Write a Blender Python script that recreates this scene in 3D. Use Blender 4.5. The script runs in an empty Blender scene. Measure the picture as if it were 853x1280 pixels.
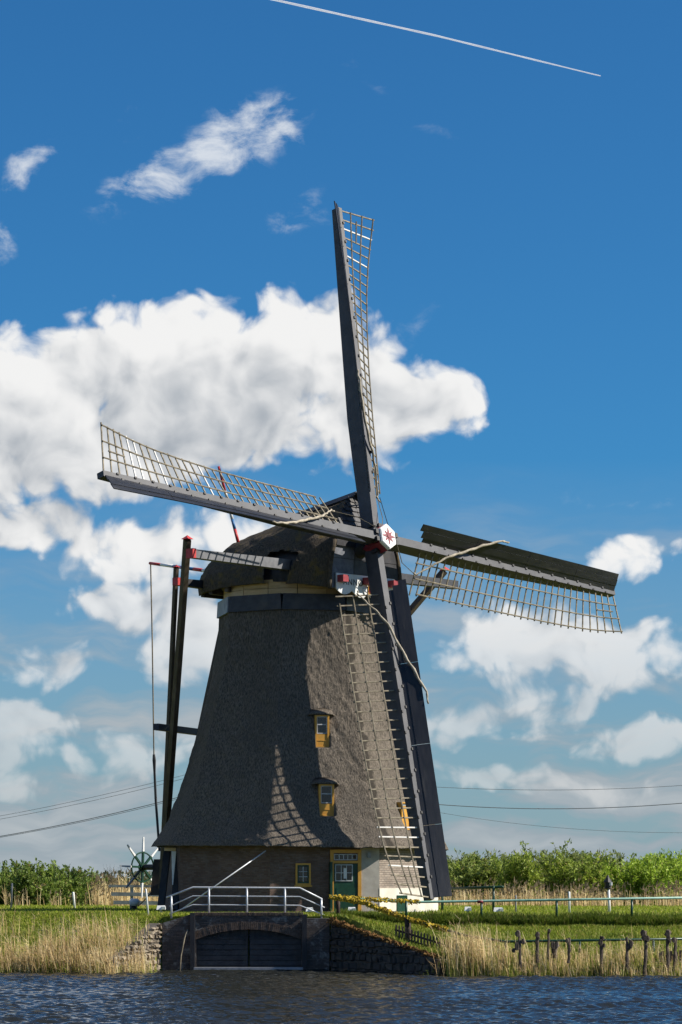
import bpy, math, random
import numpy as np
from mathutils import Vector, Matrix
R = math.radians
SC = bpy.context.scene
COL = SC.collection
random.seed(7)
rng = np.random.default_rng(7)

# ------------------------------------------------------------------ camera
F = 3465.0            # focal length in photo pixels (photo 853 x 1280)
HZ = 1095.0           # horizon row
CAMZ = 1.4
cam = bpy.data.cameras.new('camera')
cam_o = bpy.data.objects.new('camera', cam)
COL.objects.link(cam_o)
cam_o.location = (0, 0, CAMZ)
cam_o.rotation_euler = (R(90), 0, 0)
cam.sensor_fit = 'VERTICAL'
cam.sensor_height = 36.0
cam.sensor_width = 24.0
cam.lens = F / 1280.0 * 36.0
cam.shift_y = (HZ - 640.0) / 1280.0
cam.clip_start = 0.5
cam.clip_end = 60000
SC.camera = cam_o

# ------------------------------------------------------------------ sun, exposure
SUN_AZ, SUN_EL = 86.0, 39.0     # azimuth from "towards the camera" round to the right
sdir = Vector((math.sin(R(SUN_AZ)) * math.cos(R(SUN_EL)), -math.cos(R(SUN_AZ)) * math.cos(R(SUN_EL)), math.sin(R(SUN_EL))))
sun = bpy.data.lights.new('sun', 'SUN')
sun.energy = 5.0
sun.angle = R(0.53)
sun.color = (1.0, 0.93, 0.82)
sun_o = bpy.data.objects.new('sun', sun)
COL.objects.link(sun_o)
sun_o.rotation_euler = sdir.to_track_quat('Z', 'Y').to_euler()
sun_o.location = (60, 60, 60)
vs = SC.view_settings
vs.view_transform = 'Standard'
vs.look = 'None'
vs.exposure = 0.6
vs.gamma = 1.0
SC.cycles.use_denoising = True
SC.cycles.use_adaptive_sampling = True
SC.cycles.adaptive_threshold = 0.012
SC.cycles.adaptive_min_samples = 12
SC.cycles.max_bounces = 6
SC.cycles.transparent_max_bounces = 8

# ------------------------------------------------------------------ node helper
class S:
    """wraps a socket so that shader maths can be written as expressions"""
    def __init__(s, nt, sock): s.nt = nt; s.k = sock
    def _m(s, op, *a, clamp=False):
        n = s.nt.nodes.new('ShaderNodeMath'); n.operation = op; n.use_clamp = clamp
        for i, v in enumerate((s,) + a):
            if isinstance(v, S): s.nt.links.new(v.k, n.inputs[i])
            else: n.inputs[i].default_value = v
        return S(s.nt, n.outputs[0])
    def __add__(s, o): return s._m('ADD', o)
    __radd__ = __add__
    def __sub__(s, o): return s._m('SUBTRACT', o)
    def __rsub__(s, o): return (s * -1.0) + o
    def __mul__(s, o): return s._m('MULTIPLY', o)
    __rmul__ = __mul__
    def __truediv__(s, o): return s._m('DIVIDE', o)
    def max(s, o): return s._m('MAXIMUM', o)
    def min(s, o): return s._m('MINIMUM', o)
    def smax(s, o, k): return s._m('SMOOTH_MAX', o, k)
    def sat(s): return s._m('ADD', 0.0, clamp=True)
    def pow(s, o): return s._m('POWER', o)
    def abs(s): return s._m('ABSOLUTE')
    def step(s, a, b):
        n = s.nt.nodes.new('ShaderNodeMapRange'); n.interpolation_type = 'SMOOTHSTEP'
        s.nt.links.new(s.k, n.inputs[0]); n.inputs[1].default_value = a; n.inputs[2].default_value = b
        return S(s.nt, n.outputs[0])

def combine(nt, x, y, z=0.0):
    n = nt.nodes.new('ShaderNodeCombineXYZ')
    for i, v in enumerate((x, y, z)):
        if isinstance(v, S): nt.links.new(v.k, n.inputs[i])
        else: n.inputs[i].default_value = v
    return n.outputs[0]

def noise(nt, vec, scale, detail=4, rough=0.55, dist=0.0, dim='3D'):
    n = nt.nodes.new('ShaderNodeTexNoise'); n.noise_dimensions = dim
    n.inputs['Scale'].default_value = scale; n.inputs['Detail'].default_value = detail
    n.inputs['Roughness'].default_value = rough; n.inputs['Distortion'].default_value = dist
    nt.links.new(vec, n.inputs['Vector'])
    return S(nt, n.outputs[0])

def mixc(nt, fac, a, b):
    n = nt.nodes.new('ShaderNodeMix'); n.data_type = 'RGBA'
    for i, v in ((0, fac), (6, a), (7, b)):
        if isinstance(v, S): nt.links.new(v.k, n.inputs[i])
        elif hasattr(v, 'links'): nt.links.new(v, n.inputs[i])
        elif i == 0: n.inputs[i].default_value = v
        else: n.inputs[i].default_value = (*v, 1)
    return n.outputs[2]

# ------------------------------------------------------------------ world: blue sky with cumulus clouds
W = bpy.data.worlds.new('World'); SC.world = W; W.use_nodes = True
def build_world():
    nt = W.node_tree; nt.nodes.clear()
    out = nt.nodes.new('ShaderNodeOutputWorld'); bg = nt.nodes.new('ShaderNodeBackground')
    nt.links.new(bg.outputs[0], out.inputs[0])
    sky = nt.nodes.new('ShaderNodeTexSky'); sky.sky_type = 'NISHITA'; sky.sun_disc = False
    sky.sun_elevation = R(SUN_EL)
    sky.sun_rotation = math.atan2(sdir.x, sdir.y)
    sky.altitude = 0; sky.air_density = 1.0; sky.dust_density = 0.3; sky.ozone_density = 4.0
    SKY = 0.0555
    def vm(op, a, b=None, c=None):
        n = nt.nodes.new('ShaderNodeVectorMath'); n.operation = op
        for i, q in enumerate((a, b, c)):
            if q is None: continue
            if hasattr(q, 'links'): nt.links.new(q, n.inputs[i])
            else: n.inputs[i].default_value = q
        return n.outputs['Value'] if op == 'DOT_PRODUCT' else n.outputs[0]
    skyc = vm('MULTIPLY', sky.outputs[0], (SKY * 0.27, SKY * 0.80, SKY * 1.17))
    tc = nt.nodes.new('ShaderNodeTexCoord')
    sep = nt.nodes.new('ShaderNodeSeparateXYZ'); nt.links.new(tc.outputs['Generated'], sep.inputs[0])
    x, y, z = (S(nt, sep.outputs[i]) for i in range(3))
    az = x._m('ARCTAN2', y)
    h = (x * x + y * y)._m('SQRT').max(0.05)
    u0 = az * 34.65                 # compass angle, one unit is about 1.65 degrees
    v0 = (z / h) * 34.65            # height above the horizon
    p0 = combine(nt, u0, v0)
    def nz(vec, scale, detail, rough):
        return noise(nt, vec, scale, detail, rough, 0.0, '2D')
    def field(p, blobs, k, far=None):
        f = None
        for (cu, cv, ru, rv, w) in blobs:
            a = vm('MULTIPLY_ADD', p, (1 / ru, 1 / rv, 0), (-cu / ru, -cv / rv, 0))
            q = S(nt, vm('DOT_PRODUCT', a, a))._m('MULTIPLY_ADD', -w, w)
            f = q if f is None else f.smax(q, k)
        return f if far is None else f.smax(far, 0.2)
    # the rest of the sky carries the same kind of cloud
    fm = (u0.abs() - 6.5).step(0.0, 4.0).max((v0 - 12.0).step(0.0, 7.0))
    zz = z.max(0.0) + 0.06
    pp = combine(nt, x / zz * 2.4, y / zz * 2.4)
    far = (nz(pp, 0.42, 3, 0.5) - 0.555) * 6.0 - (1.0 - fm) * 4.0
    # clouds: (u, v, ru, rv, weight)
    B = [(-4.9, 5.6, 1.7, 1.2, 1.2), (-3.7, 5.85, 1.35, 1.1, 1.2), (-2.65, 6.4, 1.0, .9, 1.1), (-1.75, 6.1, 1.5, 1.2, 1.3), (-0.55, 6.45, 1.25, .95, 1.2), (-4.8, 5.2, 1.6, .5, 1),
         (.35, 6.0, 1.1, .95, 1.1), (1.05, 5.85, .7, .6, .9), (1.45, 5.62, .36, .3, .6), (-2.8, 5.3, 1.9, .75, 1.1), (-0.9, 5.55, 1.2, .55, .8),
         (-4.0, 4.35, .95, .4, .7), (-2.5, 4.05, 1.25, .46, .8), (-1.3, 4.15, 1.2, .45, .75),
         (-2.6, 3.4, .85, .42, .7), (-1.7, 3.0, 1.0, .7, .8), (-3.75, 2.64, .6, .28, .5),
         (-4.1, 1.85, .85, .42, .8), (-4.5, 1.3, .95, .5, .8), (-2.8, 1.4, 1.2, .34, .5), (-1.7, 1.6, 1.0, .35, .5),
         (2.3, 2.85, 1.3, .55, .9), (3.45, 2.75, .95, .52, .9), (3.6, 3.95, .55, .32, .6), (4.2, 4.0, .4, .2, .4),
         (1.4, 1.9, .75, .3, .6), (2.6, 2.15, .7, .32, .6), (2.0, 1.85, 1.1, .22, .4), (4.0, 1.7, 1.0, .34, .6), (3.2, 1.05, .9, .22, .4), (1.9, 1.2, .9, .2, .35),
         (5.9, 3.0, .9, .5, .8), (-6.4, 3.0, 1.1, .6, .8), (-6.6, 6.2, 1.0, .6, .8), (6.6, 4.6, 1.0, .5, .8)]
    wn0 = nt.nodes.new('ShaderNodeTexNoise'); wn0.noise_dimensions = '2D'; wn0.inputs['Scale'].default_value = 1.1; wn0.inputs['Detail'].default_value = 1.5
    nt.links.new(p0, wn0.inputs['Vector'])
    p = vm('MULTIPLY_ADD', wn0.outputs['Color'], (.5, .4, 0), vm('ADD', p0, (-.25, -.2, 0)))
    pm = nt.nodes.new('ShaderNodeMix'); pm.data_type = 'VECTOR'
    nt.links.new(fm.k, pm.inputs[0]); nt.links.new(p, pm.inputs[4]); nt.links.new(pp, pm.inputs[5])
    base = field(p, B, 0.22, far)
    p_in = p; p = pm.outputs[1]
    def puff(q, sc_, det):
        vo = nt.nodes.new('ShaderNodeTexVoronoi'); vo.voronoi_dimensions = '2D'; vo.feature = 'SMOOTH_F1'; vo.inputs['Scale'].default_value = sc_
        vo.inputs['Smoothness'].default_value = 0.35; vo.inputs['Detail'].default_value = det; vo.inputs['Roughness'].default_value = 0.5
        nt.links.new(q, vo.inputs['Vector'])
        return S(nt, vo.outputs[0])
    n0 = nz(p, 1.25, 8, 0.58) - 0.5
    pf0 = puff(p, 2.3, 2)
    dens = base + n0 * 1.35 + (0.40 - pf0) * 0.62 + 0.06
    mask = dens.step(-0.12, 0.46)
    # lit from the upper right: compare with the cloud a little way towards the sun
    pl = vm('ADD', p, (.16, .17, 0))
    pf1 = puff(pl, 2.3, 1)
    n1 = nz(pl, 1.25, 5, 0.55) - 0.5
    n2 = nz(vm('ADD', p, (.35, .6, 0)), .8, 2, 0.5) - nz(p, .8, 2, 0.5)
    base2 = field(vm('ADD', p_in, (.25, .55, 0)), B[:26], 0.3)
    relief = (n0 - n1) * 0.65 + (pf1 - pf0) * 0.34 - n2 * 0.8 + (base - base2.max(-0.6)) * 0.34
    lit = relief + 0.68 - dens.step(0.4, 1.8) * 0.30
    ccol = mixc(nt, lit.step(0.0, 1.0), (0.25, 0.275, 0.305), (0.60, 0.597, 0.59))
    ccol = mixc(nt, (1.0 - v0 * 0.27).sat() * 0.75, ccol, (0.40, 0.405, 0.405))     # low clouds seen through more air
    # thin wisps high up: (u, v, ru, rv, slope)
    wis = [(-1.7, 8.95, 1.35, .36, .45, 1.), (-1.15, 9.3, .75, .5, .25, 1.), (-0.7, 9.4, .35, .3, -.9, .9), (-3.9, 8.75, .42, .3, .6, .75), (-4.3, 7.9, .25, .35, .2, .6), (-0.5, 8.25, .5, .25, .4, .5), (1.2, 9.27, .45, .1, -.4, .2), (0.2, 10.1, .8, .12, -.6, .22), (0.95, 6.95, .3, .2, .4, .3), (3.9, 4.75, 1.2, .16, 0., .3), (-2.7, 9.35, .3, .2, .2, .3)]
    fw = None
    for (cu, cv, ru, rv, sl, am) in wis:
        a = vm('MULTIPLY_ADD', p_in, (1 / ru, 0, 0), (-cu / ru, 0, 0))
        e = S(nt, vm('DOT_PRODUCT', p_in, (-sl / rv, 1 / rv, 0))) + (cu * sl - cv) / rv
        g = (1.0 - (S(nt, vm('DOT_PRODUCT', a, a)) + e * e)) * am - (1 - am) * .55
        fw = g if fw is None else fw.max(g)
    wn = nz(vm('MULTIPLY', p, (1.0, 1.7, 0)), 1.5, 7, 0.62)
    wisp = ((fw * 0.9 + (wn - 0.5) * 3.2).step(-0.1, 1.4)) * (fw + 0.7).step(0.0, 1.3) * 0.8
    # milky veil low over the horizon
    vl = (1.0 - (v0 * (1 / 5.2))).sat()
    vn = nz(vm('MULTIPLY', p, (.35, 1.5, 0)), 1.2, 5, 0.55)
    veil = (vl * (0.72 + (vn - 0.40).sat() * 3.0)).sat() * 0.92
    c = mixc(nt, veil, skyc, (0.235, 0.268, 0.298))
    c = mixc(nt, ((vn - 0.52).sat() * vl * 5.0).sat() * 0.55, c, (0.37, 0.39, 0.40))
    c = mixc(nt, wisp, c, (0.54, 0.56, 0.58))
    fade = (v0 * 0.26 - 0.05).sat()
    c = mixc(nt, mask * (0.35 + 0.65 * fade) * 0.98, c, ccol)
    nt.links.new(c, bg.inputs[0]); bg.inputs[1].default_value = 1.0
build_world()
W.cycles.sampling_method = 'MANUAL'; W.cycles.sample_map_resolution = 512

# ------------------------------------------------------------------ materials
def new_mat(name):
    m = bpy.data.materials.new(name); m.use_nodes = True
    nt = m.node_tree; b = nt.nodes['Principled BSDF']
    return m, nt, b
def coords(nt, stretch=(1, 1, 1), uv=False):
    tc = nt.nodes.new('ShaderNodeTexCoord')
    mp = nt.nodes.new('ShaderNodeMapping'); mp.inputs['Scale'].default_value = stretch
    nt.links.new(tc.outputs['UV' if uv else 'Object'], mp.inputs[0])
    return mp.outputs[0]
def bump(nt, b, height, strength=0.4, dist=0.02, prev=None):
    n = nt.nodes.new('ShaderNodeBump'); n.inputs['Strength'].default_value = strength; n.inputs['Distance'].default_value = dist
    nt.links.new(height.k if isinstance(height, S) else height, n.inputs['Height'])
    nt.links.new(n.outputs[0], b.inputs['Normal'])
    return n
def mat(name, c1, c2, scale=6.0, rough=0.7, bmp=0.2, stretch=(1, 1, 1), metal=0.0, spec=0.4, dist=0.01, bscale=None, c3=None):
    m, nt, b = new_mat(name)
    v = coords(nt, stretch)
    n = noise(nt, v, scale, 5, 0.6)
    c = mixc(nt, n.step(0.3, 0.7), c1, c2)
    if c3:
        n3 = noise(nt, v, scale * 0.31, 3, 0.6)
        c = mixc(nt, n3.step(0.55, 0.75), c, c3)
    nt.links.new(c, b.inputs['Base Color'])
    b.inputs['Roughness'].default_value = rough; b.inputs['Metallic'].default_value = metal
    b.inputs['Specular IOR Level'].default_value = spec
    if bmp: bump(nt, b, noise(nt, v, bscale or scale * 4, 4, 0.6), bmp, dist)
    return m
def thatch_mat(name, ca, cb, cm, moss=0.0):
    m, nt, b = new_mat(name)
    tc = nt.nodes.new('ShaderNodeTexCoord')
    mp = nt.nodes.new('ShaderNodeMapping'); mp.inputs['Scale'].default_value = (1, 1, .28)
    nt.links.new(tc.outputs['Object'], mp.inputs[0])
    fib = noise(nt, mp.outputs[0], 23, 4, 0.7)
    clump = noise(nt, mp.outputs[0], 9, 4, 0.68)
    big = noise(nt, tc.outputs['Object'], 0.55, 4, 0.6)
    c = mixc(nt, fib.step(0.28, 0.72), ca, cb)
    c = mixc(nt, big.step(0.35, 0.75) * 0.5, c, cm)
    if moss:
        ms = noise(nt, tc.outputs['Object'], 1.6, 6, 0.7)
        c = mixc(nt, ms.step(0.52, 0.68) * moss, c, (0.16, 0.115, 0.03))
    wa = nt.nodes.new('ShaderNodeAttribute'); wa.attribute_name = 'dark_band'     # darker band along one ridge
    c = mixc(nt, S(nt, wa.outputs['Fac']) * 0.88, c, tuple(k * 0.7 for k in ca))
    nt.links.new(c, b.inputs['Base Color']); b.inputs['Roughness'].default_value = 0.95; b.inputs['Specular IOR Level'].default_value = 0.1
    bump(nt, b, fib * 0.6 + clump, 0.75, 0.065)
    return m
def brick_mat(name, c1, c2, mortar, white=0.0, bw=0.21, bh=0.062):
    m, nt, b = new_mat(name)
    v = coords(nt, (1, 1, 1), True)
    br = nt.nodes.new('ShaderNodeTexBrick'); nt.links.new(v, br.inputs['Vector'])
    br.inputs['Color1'].default_value = (*c1, 1); br.inputs['Color2'].default_value = (*c2, 1); br.inputs['Mortar'].default_value = (*mortar, 1)
    br.inputs['Scale'].default_value = 1.0; br.inputs['Mortar Size'].default_value = 0.008; br.inputs['Mortar Smooth'].default_value = 0.3
    br.inputs['Brick Width'].default_value = bw; br.inputs['Row Height'].default_value = bh
    st = noise(nt, v, 1.3, 5, 0.65)
    c = mixc(nt, st.step(0.35, 0.75) * 0.55, br.outputs[0], tuple(k * 0.45 for k in c1))
    if white:
        wv = noise(nt, v, 2.6, 6, 0.72)
        c = mixc(nt, wv.step(0.50, 0.68) * white, c, (0.30, 0.29, 0.27))
    nt.links.new(c, b.inputs['Base Color']); b.inputs['Roughness'].default_value = 0.9
    inv = S(nt, br.outputs['Fac']) * -1.0
    bump(nt, b, inv + noise(nt, v, 30, 3, 0.6) * 0.5, 0.8, 0.012)
    return m
def attr_mat(name, rough=0.6, trans=0.3, spec=0.25):
    m, nt, b = new_mat(name)
    a = nt.nodes.new('ShaderNodeAttribute'); a.attribute_name = 'tint'
    nt.links.new(a.outputs['Color'], b.inputs['Base Color']); b.inputs['Roughness'].default_value = rough
    b.inputs['Specular IOR Level'].default_value = spec
    if trans:
        t = nt.nodes.new('ShaderNodeBsdfTranslucent'); nt.links.new(a.outputs['Color'], t.inputs['Color'])
        mx = nt.nodes.new('ShaderNodeMixShader'); mx.inputs[0].default_value = trans
        nt.links.new(b.outputs[0], mx.inputs[1]); nt.links.new(t.outputs[0], mx.inputs[2])
        nt.links.new(mx.outputs[0], nt.nodes['Material Output'].inputs['Surface'])
    return m
M = {}
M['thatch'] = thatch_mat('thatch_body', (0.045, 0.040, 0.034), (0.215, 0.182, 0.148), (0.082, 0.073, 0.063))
M['thatch_cap'] = thatch_mat('thatch_cap', (0.036, 0.031, 0.026), (0.14, 0.113, 0.08), (0.06, 0.054, 0.047), 0.7)
M['thatch_dark'] = thatch_mat('thatch_edge', (0.03, 0.026, 0.022), (0.09, 0.075, 0.06), (0.04, 0.036, 0.03))
M['black_wood'] = mat('tarred_wood', (0.016, 0.016, 0.019), (0.035, 0.034, 0.037), 5, 0.6, 0.3, (1, 1, .3))
M['black_board'] = mat('tarred_board', (0.020, 0.020, 0.025), (0.045, 0.044, 0.050), 3, 0.5, 0.3, (1, 1, 1), c3=(.065, .06, .055))
M['steel'] = mat('stock_paint', (0.040, 0.042, 0.050), (0.062, 0.064, 0.074), 2.2, 0.55, 0.1, c3=(.08, .078, .075))
M['board'] = mat('windboard_paint', (0.010, 0.012, 0.017), (0.022, 0.023, 0.028), 2.6, 0.42, 0.25, (3, .5, 3), c3=(.05, .048, .046))
M['lath'] = mat('weathered_lath', (0.115, 0.096, 0.065), (0.31, 0.265, 0.19), 3.5, 0.75, 0.2)
M['pale_lath'] = mat('new_lath', (0.55, 0.53, 0.50), (0.66, 0.64, 0.6), 4, 0.6, 0.1)
M['canvas'] = mat('canvas', (0.27, 0.235, 0.175), (0.44, 0.39, 0.31), 7, 0.9, 0.5, dist=0.02)
M['rope'] = mat('rope', (0.10, 0.085, 0.06), (0.2, 0.17, 0.12), 20, 0.9, 0.4)
M['red'] = mat('red_paint', (0.42, 0.03, 0.035), (0.55, 0.055, 0.055), 8, 0.5, 0.1)
M['maroon'] = mat('maroon_paint', (0.16, 0.012, 0.025), (0.24, 0.02, 0.035), 8, 0.5, 0.1)
M['blue'] = mat('blue_paint', (0.03, 0.12, 0.28), (0.05, 0.17, 0.36), 8, 0.5, 0.1)
M['navy'] = mat('navy_paint', (0.012, 0.016, 0.035), (0.025, 0.03, 0.055), 8, 0.5, 0.1)
M['white'] = mat('white_paint', (0.66, 0.67, 0.67), (0.8, 0.8, 0.79), 5, 0.5, 0.1)
M['white_worn'] = mat('worn_white_paint', (0.36, 0.38, 0.40), (0.52, 0.53, 0.54), 5, 0.6, 0.15, c3=(.27, .28, .29))
M['grey_paint'] = mat('grey_paint', (0.22, 0.23, 0.25), (0.34, 0.35, 0.37), 4, 0.6, 0.15, c3=(.15, .15, .16))
M['slate'] = mat('slate_paint', (0.10, 0.11, 0.135), (0.17, 0.18, 0.21), 4, 0.6, 0.15, c3=(.07, .07, .08))
M['dull_red'] = mat('dull_red_paint', (0.24, 0.03, 0.04), (0.33, 0.05, 0.06), 8, 0.5, 0.1)
M['spruit'] = mat('spruit_paint', (0.125, 0.13, 0.145), (0.19, 0.195, 0.21), 4, 0.6, 0.15, c3=(.10, .10, .11))
M['cream'] = mat('cream_boards', (0.54, 0.36, 0.165), (0.66, 0.47, 0.25), 2.0, 0.7, 0.15, (1, 1, 4), c3=(.36, .24, .1))
M['mustard'] = mat('mustard_paint', (0.50, 0.25, 0.035), (0.58, 0.31, 0.055), 6, 0.5, 0.08)
M['green'] = mat('green_paint', (0.005, 0.034, 0.019), (0.009, 0.052, 0.029), 7, 0.4, 0.08)
M['green_pipe'] = mat('green_pipe', (0.16, 0.32, 0.26), (0.24, 0.40, 0.33), 9, 0.5, 0.1, c3=(.1, .22, .17))
M['metal_rail'] = mat('galvanised_rail', (0.45, 0.47, 0.5), (0.6, 0.62, 0.64), 12, 0.45, 0.05, metal=0.25)
M['plaster'] = mat('plaster', (0.36, 0.335, 0.30), (0.46, 0.435, 0.39), 2.5, 0.9, 0.3, c3=(.27, .25, .22))
M['whitewash'] = mat('whitewash', (0.55, 0.52, 0.45), (0.68, 0.64, 0.56), 2.0, 0.9, 0.3, c3=(.42, .38, .31))
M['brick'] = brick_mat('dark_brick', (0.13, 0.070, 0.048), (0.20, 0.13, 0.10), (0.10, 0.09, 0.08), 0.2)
M['brick_sunny'] = brick_mat('sunlit_brick', (0.25, 0.20, 0.165), (0.36, 0.30, 0.25), (0.10, 0.085, 0.07), 0.15, 0.24, 0.085)  # lighter brick for the sunlit wall, the sun put into its colour
M['brick_wet'] = brick_mat('canal_brick', (0.075, 0.056, 0.048), (0.135, 0.105, 0.09), (0.055, 0.05, 0.046), 0.9)
M['voussoir'] = mat('arch_brick', (0.09, 0.06, 0.045), (0.17, 0.12, 0.09), 9, 0.9, 0.4)
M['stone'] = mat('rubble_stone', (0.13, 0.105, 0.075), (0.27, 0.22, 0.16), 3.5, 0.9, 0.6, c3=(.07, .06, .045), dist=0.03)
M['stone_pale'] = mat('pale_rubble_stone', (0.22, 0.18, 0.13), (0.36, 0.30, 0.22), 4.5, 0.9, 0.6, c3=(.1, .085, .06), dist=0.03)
M['stone_dark'] = mat('shaded_stone', (0.035, 0.032, 0.028), (0.085, 0.075, 0.062), 3.5, 0.85, 0.6, c3=(.12, .11, .1), dist=0.03)  # darker stone for the shadowed wing wall; its shade is in the colour
M['mortar'] = mat('mortar', (0.06, 0.053, 0.045), (0.11, 0.095, 0.08), 6, 0.95, 0.4)
M['old_wood'] = mat('weathered_wood', (0.045, 0.034, 0.025), (0.14, 0.108, 0.08), 7, 0.9, 0.8, (1, 1, .4), c3=(.24, .20, .16), dist=0.04)
M['brown_wood'] = mat('brown_wood', (0.022, 0.013, 0.010), (0.05, 0.03, 0.022), 5, 0.8, 0.4)
M['brown_tail'] = mat('brown_beam', (0.05, 0.036, 0.027), (0.095, 0.072, 0.055), 3, 0.65, 0.3, (1, 1, .3))
M['moss'] = mat('lichen', (0.35, 0.24, 0.025), (0.55, 0.40, 0.03), 9, 0.95, 0.6, c3=(.19, .085, .025), dist=0.03)
M['moss_brown'] = mat('dry_moss', (0.13, 0.06, 0.02), (0.24, 0.13, 0.035), 7, 0.95, 0.8, c3=(.10, .11, .02), dist=0.04)
M['black'] = mat('black_iron', (0.010, 0.010, 0.011), (0.02, 0.02, 0.02), 8, 0.5, 0.1)
M['wire'] = mat('cable', (0.10, 0.11, 0.12), (0.14, 0.15, 0.16), 1, 0.7, 0)
M['leaf'] = attr_mat('foliage', 0.55, 0.35)
M['reed'] = attr_mat('dry_reed', 0.75, 0.25, 0.15)
M['grassm'] = attr_mat('grass_blades', 0.6, 0.35, 0.2)
M['bark'] = mat('bark', (0.05, 0.04, 0.03), (0.11, 0.09, 0.065), 6, 0.9, 0.4)
def glass_mat():
    m, nt, b = new_mat('window_glass')
    n = noise(nt, coords(nt), 3, 2, 0.5)
    nt.links.new(mixc(nt, n, (0.006, 0.008, 0.010), (0.02, 0.024, 0.03)), b.inputs['Base Color'])
    b.inputs['Roughness'].default_value = 0.08; b.inputs['Specular IOR Level'].default_value = 0.6
    return m
M['glass'] = glass_mat()
def ground_mat():
    m, nt, b = new_mat('meadow')
    v = coords(nt)
    n1 = noise(nt, v, 0.7, 6, 0.65); n2 = noise(nt, v, 6, 5, 0.7)
    c = mixc(nt, n2.step(0.3, 0.7), (0.085, 0.11, 0.018), (0.18, 0.20, 0.035))
    c = mixc(nt, n1.step(0.56, 0.72) * 0.75, c, (0.24, 0.17, 0.075))
    nt.links.new(c, b.inputs['Base Color']); b.inputs['Roughness'].default_value = 0.95; b.inputs['Specular IOR Level'].default_value = 0.1
    bump(nt, b, n2, 0.9, 0.08)
    return m
M['ground'] = ground_mat()
def water_mat():
    m, nt, b = new_mat('canal_water')
    n = noise(nt, coords(nt), 0.25, 3, 0.5)
    nt.links.new(mixc(nt, n, (0.012, 0.014, 0.014), (0.020, 0.020, 0.016)), b.inputs['Base Color'])
    b.inputs['Roughness'].default_value = 0.06; b.inputs['IOR'].default_value = 1.33
    v = coords(nt, (1, 1, 1))
    bump(nt, b, noise(nt, v, 9, 3, 0.55), 0.5, 0.012)
    return m
M['water'] = water_mat()
def canal_mat():
    m, nt, b = new_mat('open_canal')
    b.inputs['Base Color'].default_value = (0.016, 0.017, 0.015, 1); b.inputs['Roughness'].default_value = 0.08; b.inputs['IOR'].default_value = 1.33
    v = coords(nt, (.7, 1.3, 1))
    nt.links.new(mixc(nt, noise(nt, v, .2, 3, .5), (0.012, 0.014, 0.014), (0.020, 0.020, 0.016)), b.inputs['Base Color'])
    bump(nt, b, noise(nt, v, 1.5, 5, 0.6), 1.0, 0.45)
    return m
M['canal'] = canal_mat()

# ------------------------------------------------------------------ mesh helpers
class MB:
    def __init__(s): s.v = []; s.f = []; s.uv = {}
    def add(s, vs, fs):
        o = len(s.v); s.v += [tuple(p) for p in vs]; s.f += [tuple(i + o for i in f) for f in fs]; return s
    def hexa(s, p):      # 8 points: bottom ring 0-3, top ring 4-7
        return s.add(p, [(3, 2, 1, 0), (4, 5, 6, 7), (0, 1, 5, 4), (1, 2, 6, 5), (2, 3, 7, 6), (3, 0, 4, 7)])
    def box(s, c, ax, ay, az):   # centre and three half-axis vectors
        c, ax, ay, az = map(Vector, (c, ax, ay, az))
        return s.hexa([c - ax - ay - az, c + ax - ay - az, c + ax + ay - az, c - ax + ay - az, c - ax - ay + az, c + ax - ay + az, c + ax + ay + az, c - ax + ay + az])
    def abox(s, x0, x1, y0, y1, z0, z1):
        return s.hexa([(x0, y0, z0), (x1, y0, z0), (x1, y1, z0), (x0, y1, z0), (x0, y0, z1), (x1, y0, z1), (x1, y1, z1), (x0, y1, z1)])
    def beam(s, p0, p1, w, h, up=(0, 0, 1), w1=None, h1=None):
        p0, p1, up = Vector(p0), Vector(p1), Vector(up)
        d = (p1 - p0).normalized(); sx = d.cross(up).normalized(); sy = sx.cross(d).normalized()
        w1 = w if w1 is None else w1; h1 = h if h1 is None else h1
        r = []
        for p, a, b in ((p0, w / 2, h / 2), (p1, w1 / 2, h1 / 2)):
            r += [p - sx * a - sy * b, p + sx * a - sy * b, p + sx * a + sy * b, p - sx * a + sy * b]
        return s.hexa(r)
    def tube(s, pts, r, n=6, cap=True):
        pts = [Vector(p) for p in pts]; o = len(s.v); rs = r if isinstance(r, (list, tuple)) else [r] * len(pts)
        prev = None
        for i, p in enumerate(pts):
            d = (pts[min(i + 1, len(pts) - 1)] - pts[max(i - 1, 0)]).normalized()
            a = prev if prev is not None else (Vector((0, 0, 1)) if abs(d.z) < .9 else Vector((1, 0, 0)))
            sx = (a - d * a.dot(d)).normalized(); sy = d.cross(sx); prev = sx
            for k in range(n):
                t = 2 * math.pi * k / n
                s.v.append(tuple(p + (sx * math.cos(t) + sy * math.sin(t)) * rs[i]))
        for i in range(len(pts) - 1):
            for k in range(n):
                a, b = o + i * n + k, o + i * n + (k + 1) % n
                s.f.append((a, b, b + n, a + n))
        if cap:
            s.f.append(tuple(o + k for k in reversed(range(n)))); s.f.append(tuple(o + (len(pts) - 1) * n + k for k in range(n)))
        return s
    def prism(s, poly, d):       # polygon of 3-D points extruded by vector d
        poly = [Vector(p) for p in poly]; d = Vector(d); n = len(poly)
        return s.add(poly + [p + d for p in poly], [tuple(reversed(range(n))), tuple(range(n, 2 * n))] + [(i, (i + 1) % n, n + (i + 1) % n, n + i) for i in range(n)])
    def mesh(s, name, m, smooth=False):
        me = bpy.data.meshes.new(name); me.from_pydata(s.v, [], s.f)
        me.materials.append(m if not isinstance(m, str) else M[m])
        if smooth: me.polygons.foreach_set('use_smooth', [True] * len(s.f))
        me.update(); return me
    def build(s, name, m, parent=None, smooth=False, fix=True):
        import bmesh
        me = s.mesh(name, m, smooth)
        if fix:
            bm = bmesh.new(); bm.from_mesh(me); bmesh.ops.recalc_face_normals(bm, faces=bm.faces); bm.to_mesh(me); bm.free()
        return link(name, me, parent)
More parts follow.
